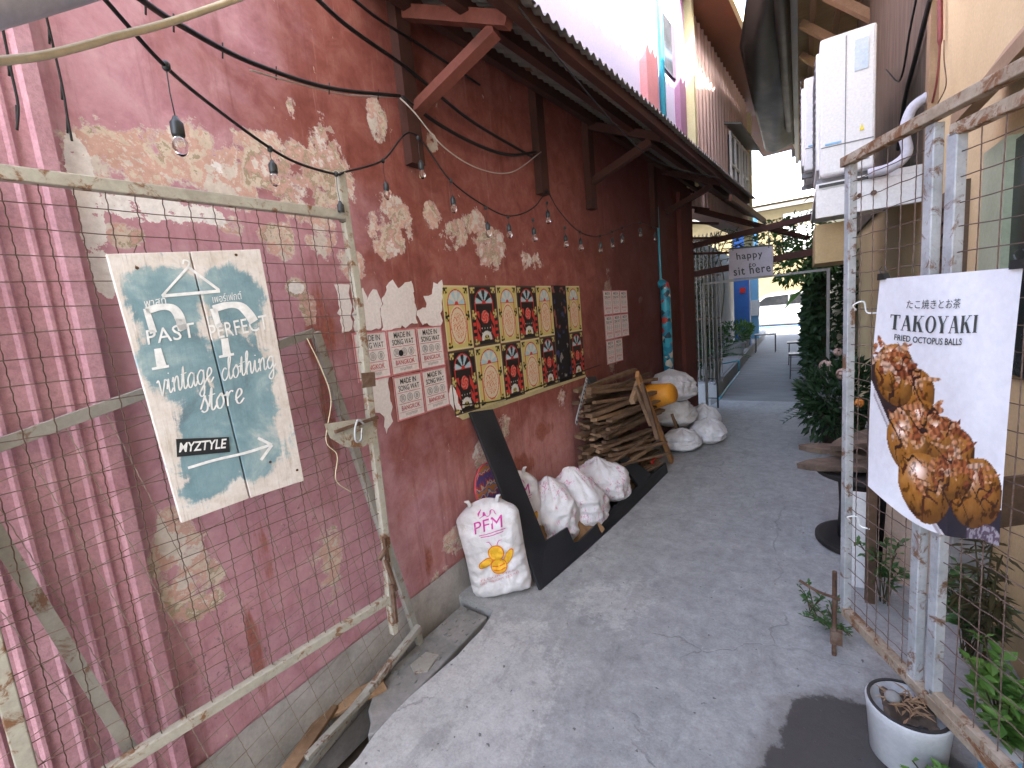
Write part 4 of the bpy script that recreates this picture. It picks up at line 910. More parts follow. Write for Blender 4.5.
# ------------------------------------------------------------------ sacks
def flour_sack(base,w,h,d,yaw,tilt,label,seed):
    t=thing('flour_sack',base,label,'sack','printed flour sacks')
    Mx=Matrix.Rotation(yaw,3,'Z')@Matrix.Rotation(tilt,3,'X')@Matrix.Rotation(R(-7),3,'Y')
    base=Vector(base)
    def surf(u,v,side,lift=0.):        # u -1..1, v 0..1
        ww=w/2*(1-.10*math.exp(-((v-.0)/.07)**2)-.34*max(0,(v-.88)/.12)**2+.03*math.sin(v*5+seed))
        prof=(max(0,1-abs(u)**3.2))**.55*(max(0,1-(2*v-1)**6))**.5
        dd=d/2*prof*(1+.10*math.sin(v*7+seed))
        wr=.012*mnoise.noise(Vector((u*4+seed,v*7,side*3)))+.006*mnoise.noise(Vector((u*9+seed,v*16,side*3)))+.014*mnoise.noise(Vector((u*2.2,v*15+seed,side*2)))*(.4+abs(u))
        x=ww*u; y=-side*(dd+wr*min(1,prof*3)+lift); z=h*v+.02*(1-abs(u))*(v>.9)
        z-= .06*h*abs(u)**3*v if v>.5 else 0
        return base+Mx@Vector((x,y,z))
    g=MB(); g.grid(lambda i,j: surf(2*i-1,j,1),36,44); g.grid(lambda i,j: surf(2*i-1,j,-1),36,44)
    # knotted ears
    for sx in (-1,1): 
        p=surf(-.55 if sx<0 else .55,.985,1); g.tube([p,p+Mx@Vector((.012*sx,0,.03)),p+Mx@Vector((.03*sx,-.005,.035))],[.014,.011,.004],8)
    obj('sack',g,M['bagp'] if seed>50 else M['bag'],t,smooth=True)
    def T(x,y): return surf(x*2-1,y,1,.0035)
    g=MB()
    v,f=text2d('PFM',offset=.0,shear=.1); v=norm2d(v)
    g.add([T(.30+.46*x,.735+.115*y+.03*x) for x,y in v],f,0)
    v,f=strokes2d([[(.36,.715),(.5,.715),(.78,.745)],[(.38,.695),(.55,.692),(.74,.715)]],.010); g.add([T(*p) for p in v],f,0)
    v,f=strokes2d([[(.42,.88),(.5,.90),(.55,.885),(.62,.91),(.68,.89)],[(.40,.90),(.46,.93)]],.008); g.add([T(*p) for p in v],f,0)
    def el(cx,cy,a,b,mi,lift=.004,rot_=0):
        n=22; rings=4; lift=.004+(lift-.0036)*1.6; P_=[]
        for k in range(rings+1):
            for j in range(n):
                q=2*math.pi*j/n; x=a*math.cos(q)*k/rings; y=b*math.sin(q)*k/rings; P_.append(surf((cx+x*math.cos(rot_)-y*math.sin(rot_))*2-1,cy+x*math.sin(rot_)+y*math.cos(rot_),1,lift))
        g.add(P_,[(k*n+j,k*n+(j+1)%n,(k+1)*n+(j+1)%n,(k+1)*n+j) for k in range(1,rings) for j in range(n)]+[tuple(n+j for j in range(n))],mi)
    # bee emblem
    el(.36,.415,.13,.045,2,.0036,.25); el(.36,.415,.115,.036,1,.0042,.25); el(.74,.44,.12,.05,2,.0036,.7); el(.74,.44,.105,.042,1,.0042,.7)
    el(.56,.36,.135,.085,2,.0046); el(.56,.36,.12,.075,1,.0052); el(.56,.505,.13,.085,2,.0048); el(.56,.505,.115,.075,1,.0054)
    for yy,hh in ((.365,.010),(.325,.009)): 
        v,f=strokes2d([[(.46,yy+.008),(.56,yy-.006),(.66,yy+.010)]],hh*1.6); g.add([surf(p[0]*2-1,p[1],1,.0085) for p in v],f,2)
    v,f=strokes2d([[(.52,.585),(.49,.625),(.45,.635)],[(.60,.585),(.64,.625),(.69,.63)]],.008); g.add([T(*p) for p in v],f,0)
    for k,(s,x0,x1,yy) in enumerate((('FLOUR MILL',.22,.80,.225),('NET WEIGHT 22.5 KG',.2,.84,.185))):
        v,f=text2d(s); v=norm2d(v); g.add([T(x0+(x1-x0)*x,yy+.022*y+.05*x) for x,y in v],f,3)
    obj('printing',g,[M['magenta'],M['beey'],M['beeo'],M['pinkink']],t,recalc=False); return t
bb=onz(500,600,0)
flour_sack((bb.x-.02,bb.y+.07,0.0),.37,.56,.19,R(30),R(-6),'printed flour sack in front of the black frame, bee emblem in full view',3)
p=onz(540,562,0); flour_sack((p.x-.13,p.y+.12,0.0),.28,.56,.16,R(38),R(-4),'printed flour sack half hidden behind the black frame upright',9)
def lump(base,rx,ry,h,seed,label,mat=None,top=.35,yaw=0,group='white sacks of rubble',lean=(0,0),neck=.10):
    base=Vector(base); mat=mat or M['bagp']; nu,nv=64,44
    def f(i,j):
        a=2*math.pi*i; v=j
        prof=(.55+.45*min(1,v/.22)**.6)*(1+.10*math.sin(math.pi*min(1,v/.7)))*(1-max(0,(v-.52)/.48)**2.2*.72)
        if v>.84: prof=prof*(1-(v-.84)/.16)+neck*(v-.84)/.16*(1.2 if v<.97 else (1-v)/.03*1.2)
        q=Vector((math.cos(a)*1.3,math.sin(a)*1.3,v*2.2+seed))
        n=.12*mnoise.noise(q*1.1)-.16*abs(mnoise.noise(q*2.1))-.08*abs(mnoise.noise(q*4.6+Vector((3,1,2))))+.10+.035*math.sin(a*9+seed+5*mnoise.noise(q))*max(0,v-.4)*2+.02*math.sin(a*17+seed*3)*max(0,v-.5)*2
        r=max(.03,prof*(1+n*1.4)); x=rx*r*math.cos(a); y=ry*r*math.sin(a)
        z=h*(v*(1-.12*v*(1-v)))+ .05*h*mnoise.noise(q*1.6)*v
        c,s=math.cos(yaw),math.sin(yaw); return base+Vector((x*c-y*s+lean[0]*v,x*s+y*c+lean[1]*v,max(.0,z)))
    g=MB().grid(f,nu,nv); return tag(obj('sack',g,mat,smooth=True,base=base),label,'sack',group)
lump(wall(2.74,0,.20),.16,.15,.47,2.1,'white crumpled sack, left of the three behind the black frame',lean=(-.03,0),neck=.22)
lump(wall(3.06,0,.27),.18,.17,.47,5.3,'tall white sack with a twisted neck in the middle of the three behind the frame',lean=(-.06,-.08),neck=.26)
lump(wall(3.42,.08,.27),.20,.17,.34,8.2,'rounded white tied sack, right of the three behind the frame',lean=(-.05,0),neck=.12)
for (x,y,dx,dz,rx,h,sd,lab) in [(705,446,0,0,.19,.28,11,'white sack lying lowest right at the end of the heap by the alley frame'),
   (678,454,0,0,.19,.24,14,'small grey white sack on the floor behind the prop plank'),
   (682,446,-.12,.20,.22,.34,17,'white sack in the middle of the heap below the orange bucket'),
   (686,446,-.18,.50,.25,.36,21,'white sack on top of the heap behind the orange bucket'),
   (706,436,-.05,0,.17,.36,25,'white sack standing at the back of the heap')]:
    q=onz(x,y); lump((q.x+dx,q.y+.2,dz),rx,rx*.9,h,sd,lab,M['bag'],yaw=sd)
# orange bucket
p=hit(661,395,wall(4.9,0,.38),WN); 
ax=Matrix.Rotation(R(-104),4,Vector((.35,1,0)).normalized())
t=thing('bucket',p,'orange plastic bucket lying on its side on the white sacks','bucket')
g=MB().lathe(p,[(.09,-.13),(.097,-.12),(.128,.10),(.135,.105),(.135,.122),(.124,.122),(.09,-.10),(.001,-.105)],28,axis=ax); obj('shell',g,M['bucket'],t,smooth=True)
# woven fan, cardboard
c=onw(489,492,.04); g=MB().lathe(c,[(.001,0),(.135,0),(.14,.006),(.135,.012),(.001,.012)],28,axis=Matrix.Rotation(R(80),4,'Y')@Matrix.Diagonal((1,1,1,1)))
t=thing('round_tray',c-Vector((0,0,.14)),'round tray with bright woven pattern leaning between wall and black frame','tray'); obj('face',g,M['fan'],t)
ring=[c+Matrix.Rotation(R(80),3,'Y')@Vector((.14*math.cos(a),.14*math.sin(a),.006)) for a in [2*math.pi*k/28 for k in range(29)]]; obj('rim',MB().tube(ring,.007,6),M['redink'],t,smooth=True)
t.scale=(1,1,1.15)
q=onz(562,548); g=MB()
for k in range(3):
    def cf(i,j,k=k): 
        a=(i-.5)*.30; return Vector((q.x-.08+.05*k+a*.5,q.y+.02+.08*k+a*.9,.10+.16*j*(1-.3*k)+.03*math.sin(i*9+k*2)))+Vector((.10*(1-j),-.03*j,-.08*(1-j)))
    g.grid(cf,12,6)
o=tag(obj('cardboard',g,M['card']),'crumpled brown cardboard between the flour sack and the white sacks','cardboard'); so=o.modifiers.new('thick','SOLIDIFY'); so.thickness=.004
# glass pane leaning behind the frame upright
# ------------------------------------------------------------------ woodpile
mats=[M['timber'],M['timber2'],M['timber3'],M['timber'],M['timber3'],M['timber']]
cnt=0
rnd=random.Random(11)
for lv in range(21):
    z=.04+lv*.046
    for k in range(4 if lv<15 else 3):
        off=.04+k*.07+(1-z)*.08+rnd.uniform(-.02,.02)
        u=3.42+rnd.uniform(-.10,.14)+(1-z)*.05
        ang=R(rnd.uniform(2,11)); L=rnd.uniform(.72,1.12)*(1.05 if lv>9 else .92)
        p=wall(u,z+rnd.uniform(-.01,.01),off); d=(WD*math.cos(ang)+WN*math.sin(ang)*.8+Vector((0,0,rnd.uniform(-.17,.10)-.05))).normalized()
        g=MB().bar(p,p+d*L,rnd.uniform(.032,.075),rnd.uniform(.016,.036),up=(rnd.uniform(-.2,.2),0,1))
        tag(obj('plank',g,rnd.choice(mats),bevel=.002,base=p),'weathered brown timber strip in the woodpile against the red wall','plank','timber strips in the woodpile'); cnt+=1
for (a,b,w,h,mk,lab) in [(onz(672,462,0),onw(637,374,.42),.075,.03,'plank','orange brown plank propping up the far end of the woodpile'),
    (onz(683,446,.02),onz(682,446,.02)+Vector((-.1,.05,.36)),.08,.03,'timber','short brown board standing in front of the white sacks'),
    (onz(630,492,.02),onz(655,462,.0)+Vector((-.06,.0,.16)),.09,.05,'timber2','broken timber block at the foot of the woodpile, nearest the frame'),
    (onz(620,480,.05),onz(640,455,.05)+Vector((-.1,.0,.20)),.10,.05,'timber','splintered timber block at the foot of the woodpile, behind another'),
    (onw(640,378,.35),onw(632,402,.40),.05,.04,'timber2','upright split batten at the top right of the woodpile'),
    (onw(642,384,.44),onw(658,440,.66),.05,.03,'timber3','dark batten beside the propping plank'),
    (onw(636,386,.38),onw(652,425,.50),.09,.03,'timber','wide weathered board tucked behind the propping plank')]:
    g=MB().bar(a,b,w,h,up=(1,0,.2)); tag(obj('plank',g,M[mk],bevel=.003),lab,'plank')
g=MB(); a=onw(587,378,.30); b=onw(576,424,.34); g.bar(a,b,.03,.004,up=WN); 
for k in range(12): 
    p=a.lerp(b,(k+.5)/12)+WN*.004; g.bar(p-Vector((0,0,.006)),p+Vector((0,0,.006)),.010,.003,up=WN,mi=1)
tag(obj('slotted_bracket',g,[M['galv'],M['blackmetal']]),'perforated steel strip leaning on the woodpile by the posters','bracket')
pts=smooth_path([onz(655,466,.10),onz(652,462,.14),onz(656,457,.17),onz(662,456,.16)],6); tag(obj('ribbon',MB().tube(pts,.011,6),M['red'],smooth=True),'short red ribbon tied on timber at the foot of the woodpile','ribbon')
# ------------------------------------------------------------------ stickered pipe, wall end
pp=onw(667,330,.07); u=(pp-WP).dot(WD)+2
pts=[wall(u,.15,.07),wall(u,1.78,.07),wall(u,1.84,.06),wall(u,1.88,.0)]
tag(obj('drainpipe',MB().tube(pts,.058,14),M['sticker'],smooth=True),'turquoise drainpipe covered with stickers near the far end of the red wall','pipe')
g=MB().tube([wall(u-.03,1.9,.03),wall(u-.03,2.75,.03)],.012,6); tag(obj('thin_pipe',g,M['bluepipe']),'thin blue conduit above the stickered drainpipe','pipe')
g=MB(); g.prism([wall(6.55,-.05,0),wall(7.1,-.05,0),wall(7.1,-.05,.05),wall(6.55,-.05,.05)],(0,0,3.1)); tag(obj('pilaster',g,grime('dark_red_timber',[(.10,.03,.026),(.17,.055,.045)],6,.8,.3,stretch=(1,1,.3))),'dark red timber pilaster closing the far end of the left wall','pilaster')
# ------------------------------------------------------------------ alley portal
t=thing('portal_frame',(-.45,7.3,0),'thin grey steel portal frame standing across the alley','frame')
def tubebox(a,b,w,mat,nm='tube'): return obj(nm,MB().bar(a,b,w,w,up=(0,1,0)),mat,t)
tubebox((-1.20,7.3,0),(-1.20,7.3,1.86),.035,M['steelframe'],'post'); tubebox((.31,7.3,0),(.31,7.3,1.86),.035,M['steelframe'],'post'); tubebox((-1.22,7.3,1.86),(.33,7.3,1.87),.03,M['steelframe'],'rail')
tubebox((-1.05,7.32,0),(-1.05,7.32,1.86),.025,M['blackmetal'],'post'); 
g=MB()
for k in range(6): g.bar((-1.20,7.32,.15+.3*k),(-1.05,7.32,.15+.3*k),.012,.012)
obj('rung',g,M['blackmetal'],t)
for (a,b,w,lab) in [((-1.42,7.35,2.42),(.5,7.35,2.60),.075,'dark timber beam spanning the alley above the hanging sign'),((-1.42,7.45,2.02),(.5,7.45,2.15),.085,'dark timber beam spanning the alley behind the hanging sign'),((-1.2,6.9,2.85),(.1,8.4,2.40),.06,'dark slanting timber under the canopy end')]:
    tag(obj('beam',MB().bar(a,b,w,w),M['darkbeam']),lab,'beam','beams across the alley')
g=MB()
for k in range(5): g.bar((-1.42+.02*k,7.0+.05*k,2.3+.22*k),(-.75-.12*k,7.4,2.25+.22*k),.03,.03)
tag(obj('batten_rack',g,M['darkbeam']),'dark batten rack under the far end of the corrugated roof','rack')
# hanging sign
cs=[ony(*p,7.27) for p in [(729,249),(773,245),(773,275),(729,279)]]
t=thing('hanging_sign',(cs[2]+cs[3])/2,'small white hanging sign saying happy to sit here','sign')
o=obj('board',MB().prism(cs[::-1],(0,.03,0)),grime('pale_lilac_board',[(.44,.40,.47),(.54,.50,.57)],5,.5,.05),t,bevel=.003)
g=MB()
def hs(x,y): return ony(x,y,7.265)
for s,A,B,h in (('happy',(737,262),(763,259),9),('to',(749,267),(756,266.5),4),('sit here',(734,276),(771,271.5),8.5)):
    v,f=text2d(s,offset=.012,spacing=1.15); v=norm2d(v); g.add(stretch_to(hs,A,B,h,v),f)
obj('lettering',g,M['darkink'],t)
g=MB().tube([cs[0]+Vector((.05,0,-.03)),cs[0]+Vector((.05,0,.12))],.006,5); g.tube([cs[1]+Vector((-.05,0,-.03)),cs[1]+Vector((-.05,0,.2))],.006,5); g.bar(cs[0]+Vector((0,-.005,0)),cs[1]+Vector((0,-.005,0)),.012,.02)
obj('hanger',g,M['blackmetal'],t)
# ------------------------------------------------------------------ terrace and stuff beyond the portal
g=MB().box((-2.4,8.05,-.3),(-1.17,22,.22)); g.box((-2.4,8.05,.22),(-1.21,22,.235)); o=obj('terrace',g,M['step'],base=(0,0,0)); struct(o)
t=thing('shutter_wall',(-1.95,12,.235),'dark grey louvred shopfront beyond the portal on the left terrace','shopfront')
g=MB().box((-2.3,8.0,.235),(-1.95,23,3.0)); obj('wall',g,M['slat'],t)
g=MB()
for k in range(30): g.box((-1.95,8.6,.3+k*.085),(-1.925,13.5,.36+k*.085))
obj('louvre',g,M['slat'],t)
for y in (8.5,10.2,11.9,13.6): obj('mullion',MB().box((-1.95,y,.235),(-1.90,y+.06,3.0)),M['steelframe'],t)
# pale lattice screen left of the portal
t=thing('lattice_screen',(-1.45,8.2,.23),'pale slatted screen behind the portal at the left','screen')
g=MB()
for k in range(12): g.box((-1.78+.06*k,8.3,.235),(-1.765+.06*k,8.315,2.7))
obj('slat',g,grime('pale_slat',[(.10,.09,.08),(.19,.17,.15)],5,.7,.1),t)
for z in (.6,1.3,2.0,2.6): obj('rail',MB().box((-1.8,8.316,z),(-1.1,8.33,z+.03)),M['timber3'],t)
t=thing('creeper',(-1.45,8.6,.24),'dark leafy creeper growing through the pale slatted screen','creeper'); g=MB()
rr=random.Random(4)
for (cx,cy,cz_,rx,ry,rz,n) in [(-1.42,8.5,.75,.22,.2,.5,260),(-1.50,8.55,1.6,.20,.2,.5,170),(-1.30,8.7,1.0,.15,.2,.35,120),(-1.5,8.6,2.4,.3,.25,.3,90)]:
    for _ in range(n):
        d=Vector((rr.gauss(0,1),rr.gauss(0,1),rr.gauss(0,1))).normalized()*rr.uniform(.3,1); q=Vector((cx+d.x*rx,cy+d.y*ry,cz_+d.z*rz)); L=.09*rr.uniform(.6,1.5)
        g.leaf(q,(rr.uniform(-1,1),rr.uniform(-1,.5),rr.uniform(-.9,.5)),L,L*.4,(rr.uniform(-1,1),rr.uniform(-1,1),1))
obj('foliage',g,M['leaf2'],t,recalc=False); g=MB()
for k in range(9): a=Vector((-1.6+.05*k,8.5,.24)); g.tube(smooth_path([a,a+Vector((.05,.05,.9)),a+Vector((rr.uniform(-.2,.3),.0,1.7)),a+Vector((rr.uniform(-.3,.6),.1,2.5))],5),.008,4)
obj('stem',g,M['stem'],t)
# blue building end
t=thing('blue_shop',(-1.5,16.5,0),'bright blue painted shopfront at the far end of the terrace','building')
obj('column',MB().box((-1.62,14.8,.235),(-1.22,15.2,4.4)),M['bluecol'],t); obj('wall',MB().box((-1.75,17.2,.235),(-1.16,17.5,4.2)),M['ltblue'],t)
g=MB().box((-1.42,17.15,1.0),(-1.12,17.19,1.5)); w_=obj('window',g,M['chalk'],t); obj('door_panel',MB().box((-1.46,14.77,1.75),(-1.32,14.795,1.9)),M['red'],t)
# blue water hose
pts=smooth_path([(-1.12,8.0,.01),(-1.13,8.9,.012),(-1.13,10.8,.012),(-1.14,11.0,.06),(-1.14,11.05,.22),(-1.17,11.1,.247),(-1.5,10.6,.247),(-1.8,10.3,.247)],6)
tag(obj('hose',MB().tube(pts,.014,8),M['bluepipe'],smooth=True),'light blue water pipe along the terrace step','pipe')
# potted plants
def fol(g,c,r,n,ls,mi=0,flat=1.0,up=.3,rn=random):
    c=Vector(c)
    for _ in range(n):
        d=Vector((rn.gauss(0,1),rn.gauss(0,1),rn.gauss(0,1))).normalized(); q=c+Vector((d.x*r[0],d.y*r[1],d.z*r[2]))*rn.uniform(.35,1)**.6
        dd=(d+Vector((0,0,up))+Vector((rn.uniform(-.6,.6),rn.uniform(-.6,.6),rn.uniform(-.6,.6)))); L=ls*rn.uniform(.6,1.4)
        g.leaf(q,dd,L,L*.42,(rn.uniform(-1,1),rn.uniform(-1,1),rn.uniform(.2,1)),mi)
def frond(g,p,d,L,droop,n,ll,mi=0):
    p=Vector(p); d=Vector(d).normalized(); pts=[]
    for k in range(10): t_=k/9; pts.append(p+d*L*t_-Vector((0,0,droop*t_*t_)))
    g.tube(pts,[.006*(1-.8*k/9) for k in range(10)],4,mi=mi)
    sd=d.cross(Vector((0,0,1))).normalized()
    for k in range(n):
        t_=.15+.85*k/n; i=int(t_*9); q=pts[i].lerp(pts[min(9,i+1)],t_*9-i)
        for s in (-1,1): g.leaf(q,sd*s+d*.7-Vector((0,0,.35)),ll*(1-.5*t_),ll*.13,(0,0,1),mi,.1)
def potplant(base,r,h,label,kind,matp,leaf,grp=None):
    base=Vector(base); t=thing('potted_plant',base,label,'potted plant',grp)
    obj('pot',MB().lathe(base,[(r*.75,0),(r*.95,h*.85),(r*1.08,h*.86),(r*1.08,h),(r*.92,h),(r*.9,h*.9),(.001,h*.9)],20),matp,t,smooth=False)
    g=MB(); 
    if kind=='palm':
        for k in range(11): a=k*2.4+.3; frond(g,base+Vector((0,0,h*.9)),(math.cos(a),math.sin(a),1.0+.4*math.sin(k)),.75,.35,11,.2)
    else: fol(g,base+Vector((0,0,h+r*.9)),(r*1.3,r*1.3,r*1.2),260,.11)
    obj('foliage',g,leaf,t,recalc=False); return t
potplant((-1.32,8.75,.24),.15,.34,'tall dark plant in a grey pot just behind the portal','palm',M['plinth'],M['leaf1'])
potplant((-1.38,12.6,.24),.24,.30,'bushy plant in a wide pale bowl on the terrace before the blue column','bush',M['pot_w'],M['leaf1'])
potplant((-1.32,14.3,.24),.15,.36,'small plant in a pale green planter on the terrace','bush',M['flatbar'],M['leaf4'])
# stools
def stool(base,w,h,label,mat):
    base=Vector(base); t=thing('stool',base,label,'stool','stools in the alley'); 
    g=MB().box(base+Vector((-w/2,-w/2,h-.03)),base+Vector((w/2,w/2,h))); obj('seat',g,mat,t,bevel=.006)
    for sx in (-1,1):
        for sy in (-1,1): obj('leg',MB().bar(base+Vector((sx*w*.42,sy*w*.42,0)),base+Vector((sx*w*.38,sy*w*.38,h-.03)),.018,.018),M['blackmetal'],t)
    g=MB()
    for s in (-1,1): g.bar(base+Vector((s*w*.4,-w*.4,h*.35)),base+Vector((s*w*.4,w*.4,h*.35)),.012,.012); g.bar(base+Vector((-w*.4,s*w*.4,h*.35)),base+Vector((w*.4,s*w*.4,h*.35)),.012,.012)
    obj('stretcher',g,M['blackmetal'],t)
stool((-.02,10.2,0),.34,.48,'black metal stool standing nearest before the dark hedge',M['blackmetal'])
stool((-.08,12.2,0),.34,.52,'black metal stool farther along the dark hedge',M['blackmetal'])
t=thing('low_table',(-.85,15.1,0),'low thin-legged table beside the terrace edge','table')
obj('table_top',MB().box((-1.12,14.9,.50),(-.58,15.3,.53)),M['steelframe'],t)
for x in (-1.1,-.6):
    for y in (14.92,15.28): obj('leg',MB().bar((x,y,0),(x,y,.5),.018,.018),M['blackmetal'],t)
# dark hedge on the right
def hedge(x0,y0,x1,y1,h,label,n,ls,mat):
    c=Vector(((x0+x1)/2,(y0+y1)/2,0)); t=thing('hedge',c,label,'hedge'); g=MB()
    for _ in range(n):
        q=Vector((random.uniform(x0,x1),random.uniform(y0,y1),random.uniform(.05,1)**.8*h)); k=1-.35*(q.z/h)**3
        if random.random()<.75: q.x=x0+random.uniform(0,.12)+(1-k)*.5+.10*mnoise.noise(q*1.6)
        elif random.random()<.5: q.y=y0+random.uniform(0,.15)
        L=ls*random.uniform(.6,1.5); g.leaf(q,(random.uniform(-1.2,.3),random.uniform(-1,.4),random.uniform(-.6,.7)),L,L*.45,(random.uniform(-1,1),random.uniform(-1,1),random.uniform(0,1)))
    obj('foliage',g,mat,t,recalc=False); g=MB()
    for k in range(7): y=y0+(y1-y0)*(k+.5)/7; g.tube([(x0+.25,y,0),(x0+.28,y+.04,h*.5),(x0+.25,y,h*.9)],[.03,.022,.01],6)
    obj('stem',g,M['stem'],t); return t
hedge(.10,8.6,.72,14.5,2.15,'tall dark hedge along the right side beyond the portal',5200,.13,M['leaf2'])
# vine on the far beams
t=thing('climbing_vine',(-.1,9,2.3),'leafy vine hanging over the right side beyond the portal beams','vine'); g=MB()
for (cx,cy,cz_,rx,ry,rz,n) in [(.15,8.6,2.15,.35,.5,.35,420),(-.15,9.4,2.05,.28,.4,.28,260),(.0,10,2.6,.5,.6,.4,320),(-.4,10.5,2.75,.4,.5,.3,160)]: fol(g,(cx,cy,cz_),(rx,ry,rz),n,.11,up=-.5)
obj('foliage',g,M['leaf1'],t,recalc=False); g=MB()
for k in range(16):
    a=Vector((random.uniform(-1.2,.3),random.uniform(8.4,10.5),random.uniform(2.3,3.0))); g.tube(smooth_path([a,a+Vector((.25,.1,random.uniform(.0,.2))),a+Vector((.5,.1,random.uniform(-.1,.15))),a+Vector((.8,.2,random.uniform(-.3,.1)))],4),.006,4)
obj('stem',g,M['stem'],t)
t=thing('banana_leaf_plant',(.05,9.2,0),'broad bright green leaves sticking out beside the dark hedge','plant'); g=MB()
for k,(x,z,dx,dz) in enumerate([(.1,1.85,-.4,.05),(.1,1.7,-.35,-.35),(.15,1.95,-.3,.25)]):
    g=MB().leaf((x,9.0+.2*k,z),(dx,-.1,dz),.5,.15,(0,-.3,1)); obj('leaf',g,M['leaf4'],t,recalc=False)
if True: obj('stem',MB().tube([(.12,9.2,0),(.1,9.2,1.0),(.12,9.1,1.9)],.02,6),M['stem'],t)
t=thing('climbing_vine',(-.5,8.0,2.3),'sparse twiggy vine trailing over the crossbeams above the hanging sign','vine'); g=MB(); st=MB()
rr=random.Random(9)
for k in range(26):
    a=Vector((rr.uniform(-1.35,-.1),rr.uniform(7.4,8.8),rr.uniform(2.15,2.75))); L=rr.uniform(.3,.9)
    P_=smooth_path([a,a+Vector((L*.35,rr.uniform(-.1,.1),rr.uniform(-.05,.14))),a+Vector((L*.7,rr.uniform(-.1,.1),rr.uniform(-.12,.12))),a+Vector((L,rr.uniform(-.1,.1),rr.uniform(-.25,.1)))],4); st.tube(P_,.005,4)
    for p in P_[2:]:
        for q in range(2): 
            L2=rr.uniform(.03,.075); g.leaf(p,(rr.uniform(-1,1),rr.uniform(-1,1),rr.uniform(-1,.4)),L2,L2*.5,(rr.uniform(-1,1),rr.uniform(-1,1),1))
obj('foliage',g,M['leaf2'],t,recalc=False); obj('stem',st,M['stem'],t)
# ------------------------------------------------------------------ car and far building
t=thing('parked_car',(-.6,28,0),'white car parked across the end of the alley','car')
def sec(z0,z1,x0,x1,y0,y1,n): return MB().box((x0,y0,z0),(x1,y1,z1))
body=[(-3.2,.35),(-3.25,.75),(-3.0,.98),(-2.3,1.08),(-1.6,1.62),(-1.2,1.74),(.6,1.74),(1.1,1.62),(1.35,1.1),(1.4,.6),(1.35,.35)]
g=MB().prism([(x,27.2,z) for x,z in body],(0,1.7,0)); obj('body',g,M['car'],t,bevel=.06)
g=MB().prism([(x,27.17,z) for x,z in [(-2.05,1.12),(-1.5,1.55),(-.5,1.6),(-.5,1.12)]],(0,.02,0)); g.prism([(x,27.17,z) for x,z in [(-.42,1.12),(-.42,1.6),(.6,1.6),(.95,1.5),(1.12,1.12)]],(0,.02,0)); obj('side_window',g,M['glassd'],t)
for x in (-2.35,.65):
    g=MB().lathe((x,27.2,.34),[(.33,-.02),(.34,.0),(.34,.2)],24,axis=Matrix.Rotation(R(-90),4,'X')); wh=obj('wheel',g,M['blackmetal'],t); g=MB().lathe((x,27.16,.34),[(.2,0),(.2,.03)],16,axis=Matrix.Rotation(R(-90),4,'X')); obj('rim',g,M['galv'],wh)
obj('door_handle',MB().box((-.75,27.16,.95),(-.58,27.2,.98)),M['greyplastic'],t); obj('sill',MB().box((-3.1,27.17,.33),(1.3,27.2,.45)),M['greyplastic'],t)
g=MB().box((-6,25.2,-.01),(6,25.6,.13)); o=obj('painted_kerb',g,M['sidewalk'],base=(0,0,0)); struct(o)
t=thing('beige_building',(0,39,0),'sunlit beige building across the street at the end of the alley','building')
obj('wall',MB().box((-14,39,0),(14,45,8.2)),M['beige'],t)
g=MB().prism([(-15,38.2,8.0),(15,38.2,8.0),(15,43,11),(-15,43,11)],(0,0,.15)); obj('roof',g,M['white'],t)
for x in (-1.0,1.9):
    w_=obj('window',MB().box((x,38.95,4.6),(x+1.9,39.01,7.2)),M['chalk'],t); g=MB()
    for k in range(6): g.box((x+.15+.28*k,38.92,6.3),(x+.33+.28*k,38.95,6.8))
    obj('window_grille',g,M['beige'],w_)
obj('cornice',MB().box((-14.2,38.8,7.7),(14.2,39.0,7.95)),M['white'],t)
# ------------------------------------------------------------------ right gate leaves with banner
rd=ray(560,316); rd.z=0; rd.normalize(); rn_=Vector((rd.y,-rd.x,0))    # rd runs away from the street
if rn_.x>0: rn_=-rn_
r0=EYE+ray(845,640)*(2.24/ray(845,640).y)
def onr(px,py,off=0): return hit(px,py,r0+rn_*off,rn_)
def rg(s,z,off=0): return Vector((r0.x,r0.y,z))-rd*s+rn_*off
sOf=lambda px,py: -(onr(px,py)-r0).dot(rd)
zt_,zb_=onr(855,162).z,onr(847,612).z
s1=sOf(925,400); s2=sOf(946,400)
t=thing('mesh_gate',rg(.3,zb_),'galvanised mesh gate leaf on the right, half covered by the food banner','gate','gate leaves')
fr=MB(); fr.bar(rg(0,zb_-.0),rg(0,zt_),.03,.03,up=rn_); fr.bar(rg(s1,zb_),rg(s1,zt_-.01),.035,.03,up=rn_); obj('frame',fr,M['galv'],t,bevel=.003)
obj('top_rail',MB().bar(rg(-.02,zt_+.012,.012),rg(s1+1.0,zt_+.012,.012),.035,.035),M['rustwood'],t,bevel=.003); obj('bottom_rail',MB().bar(rg(0,zb_,.0),rg(s1+.9,zb_,0),.035,.04),M['rustwood'],t,bevel=.003)
g=mesh_wires(lambda i,j: rg(s1*i,zb_+(zt_-zb_)*j),6,27,.0018,.003,rn_); obj('wire_mesh',g,M['wire'],t)
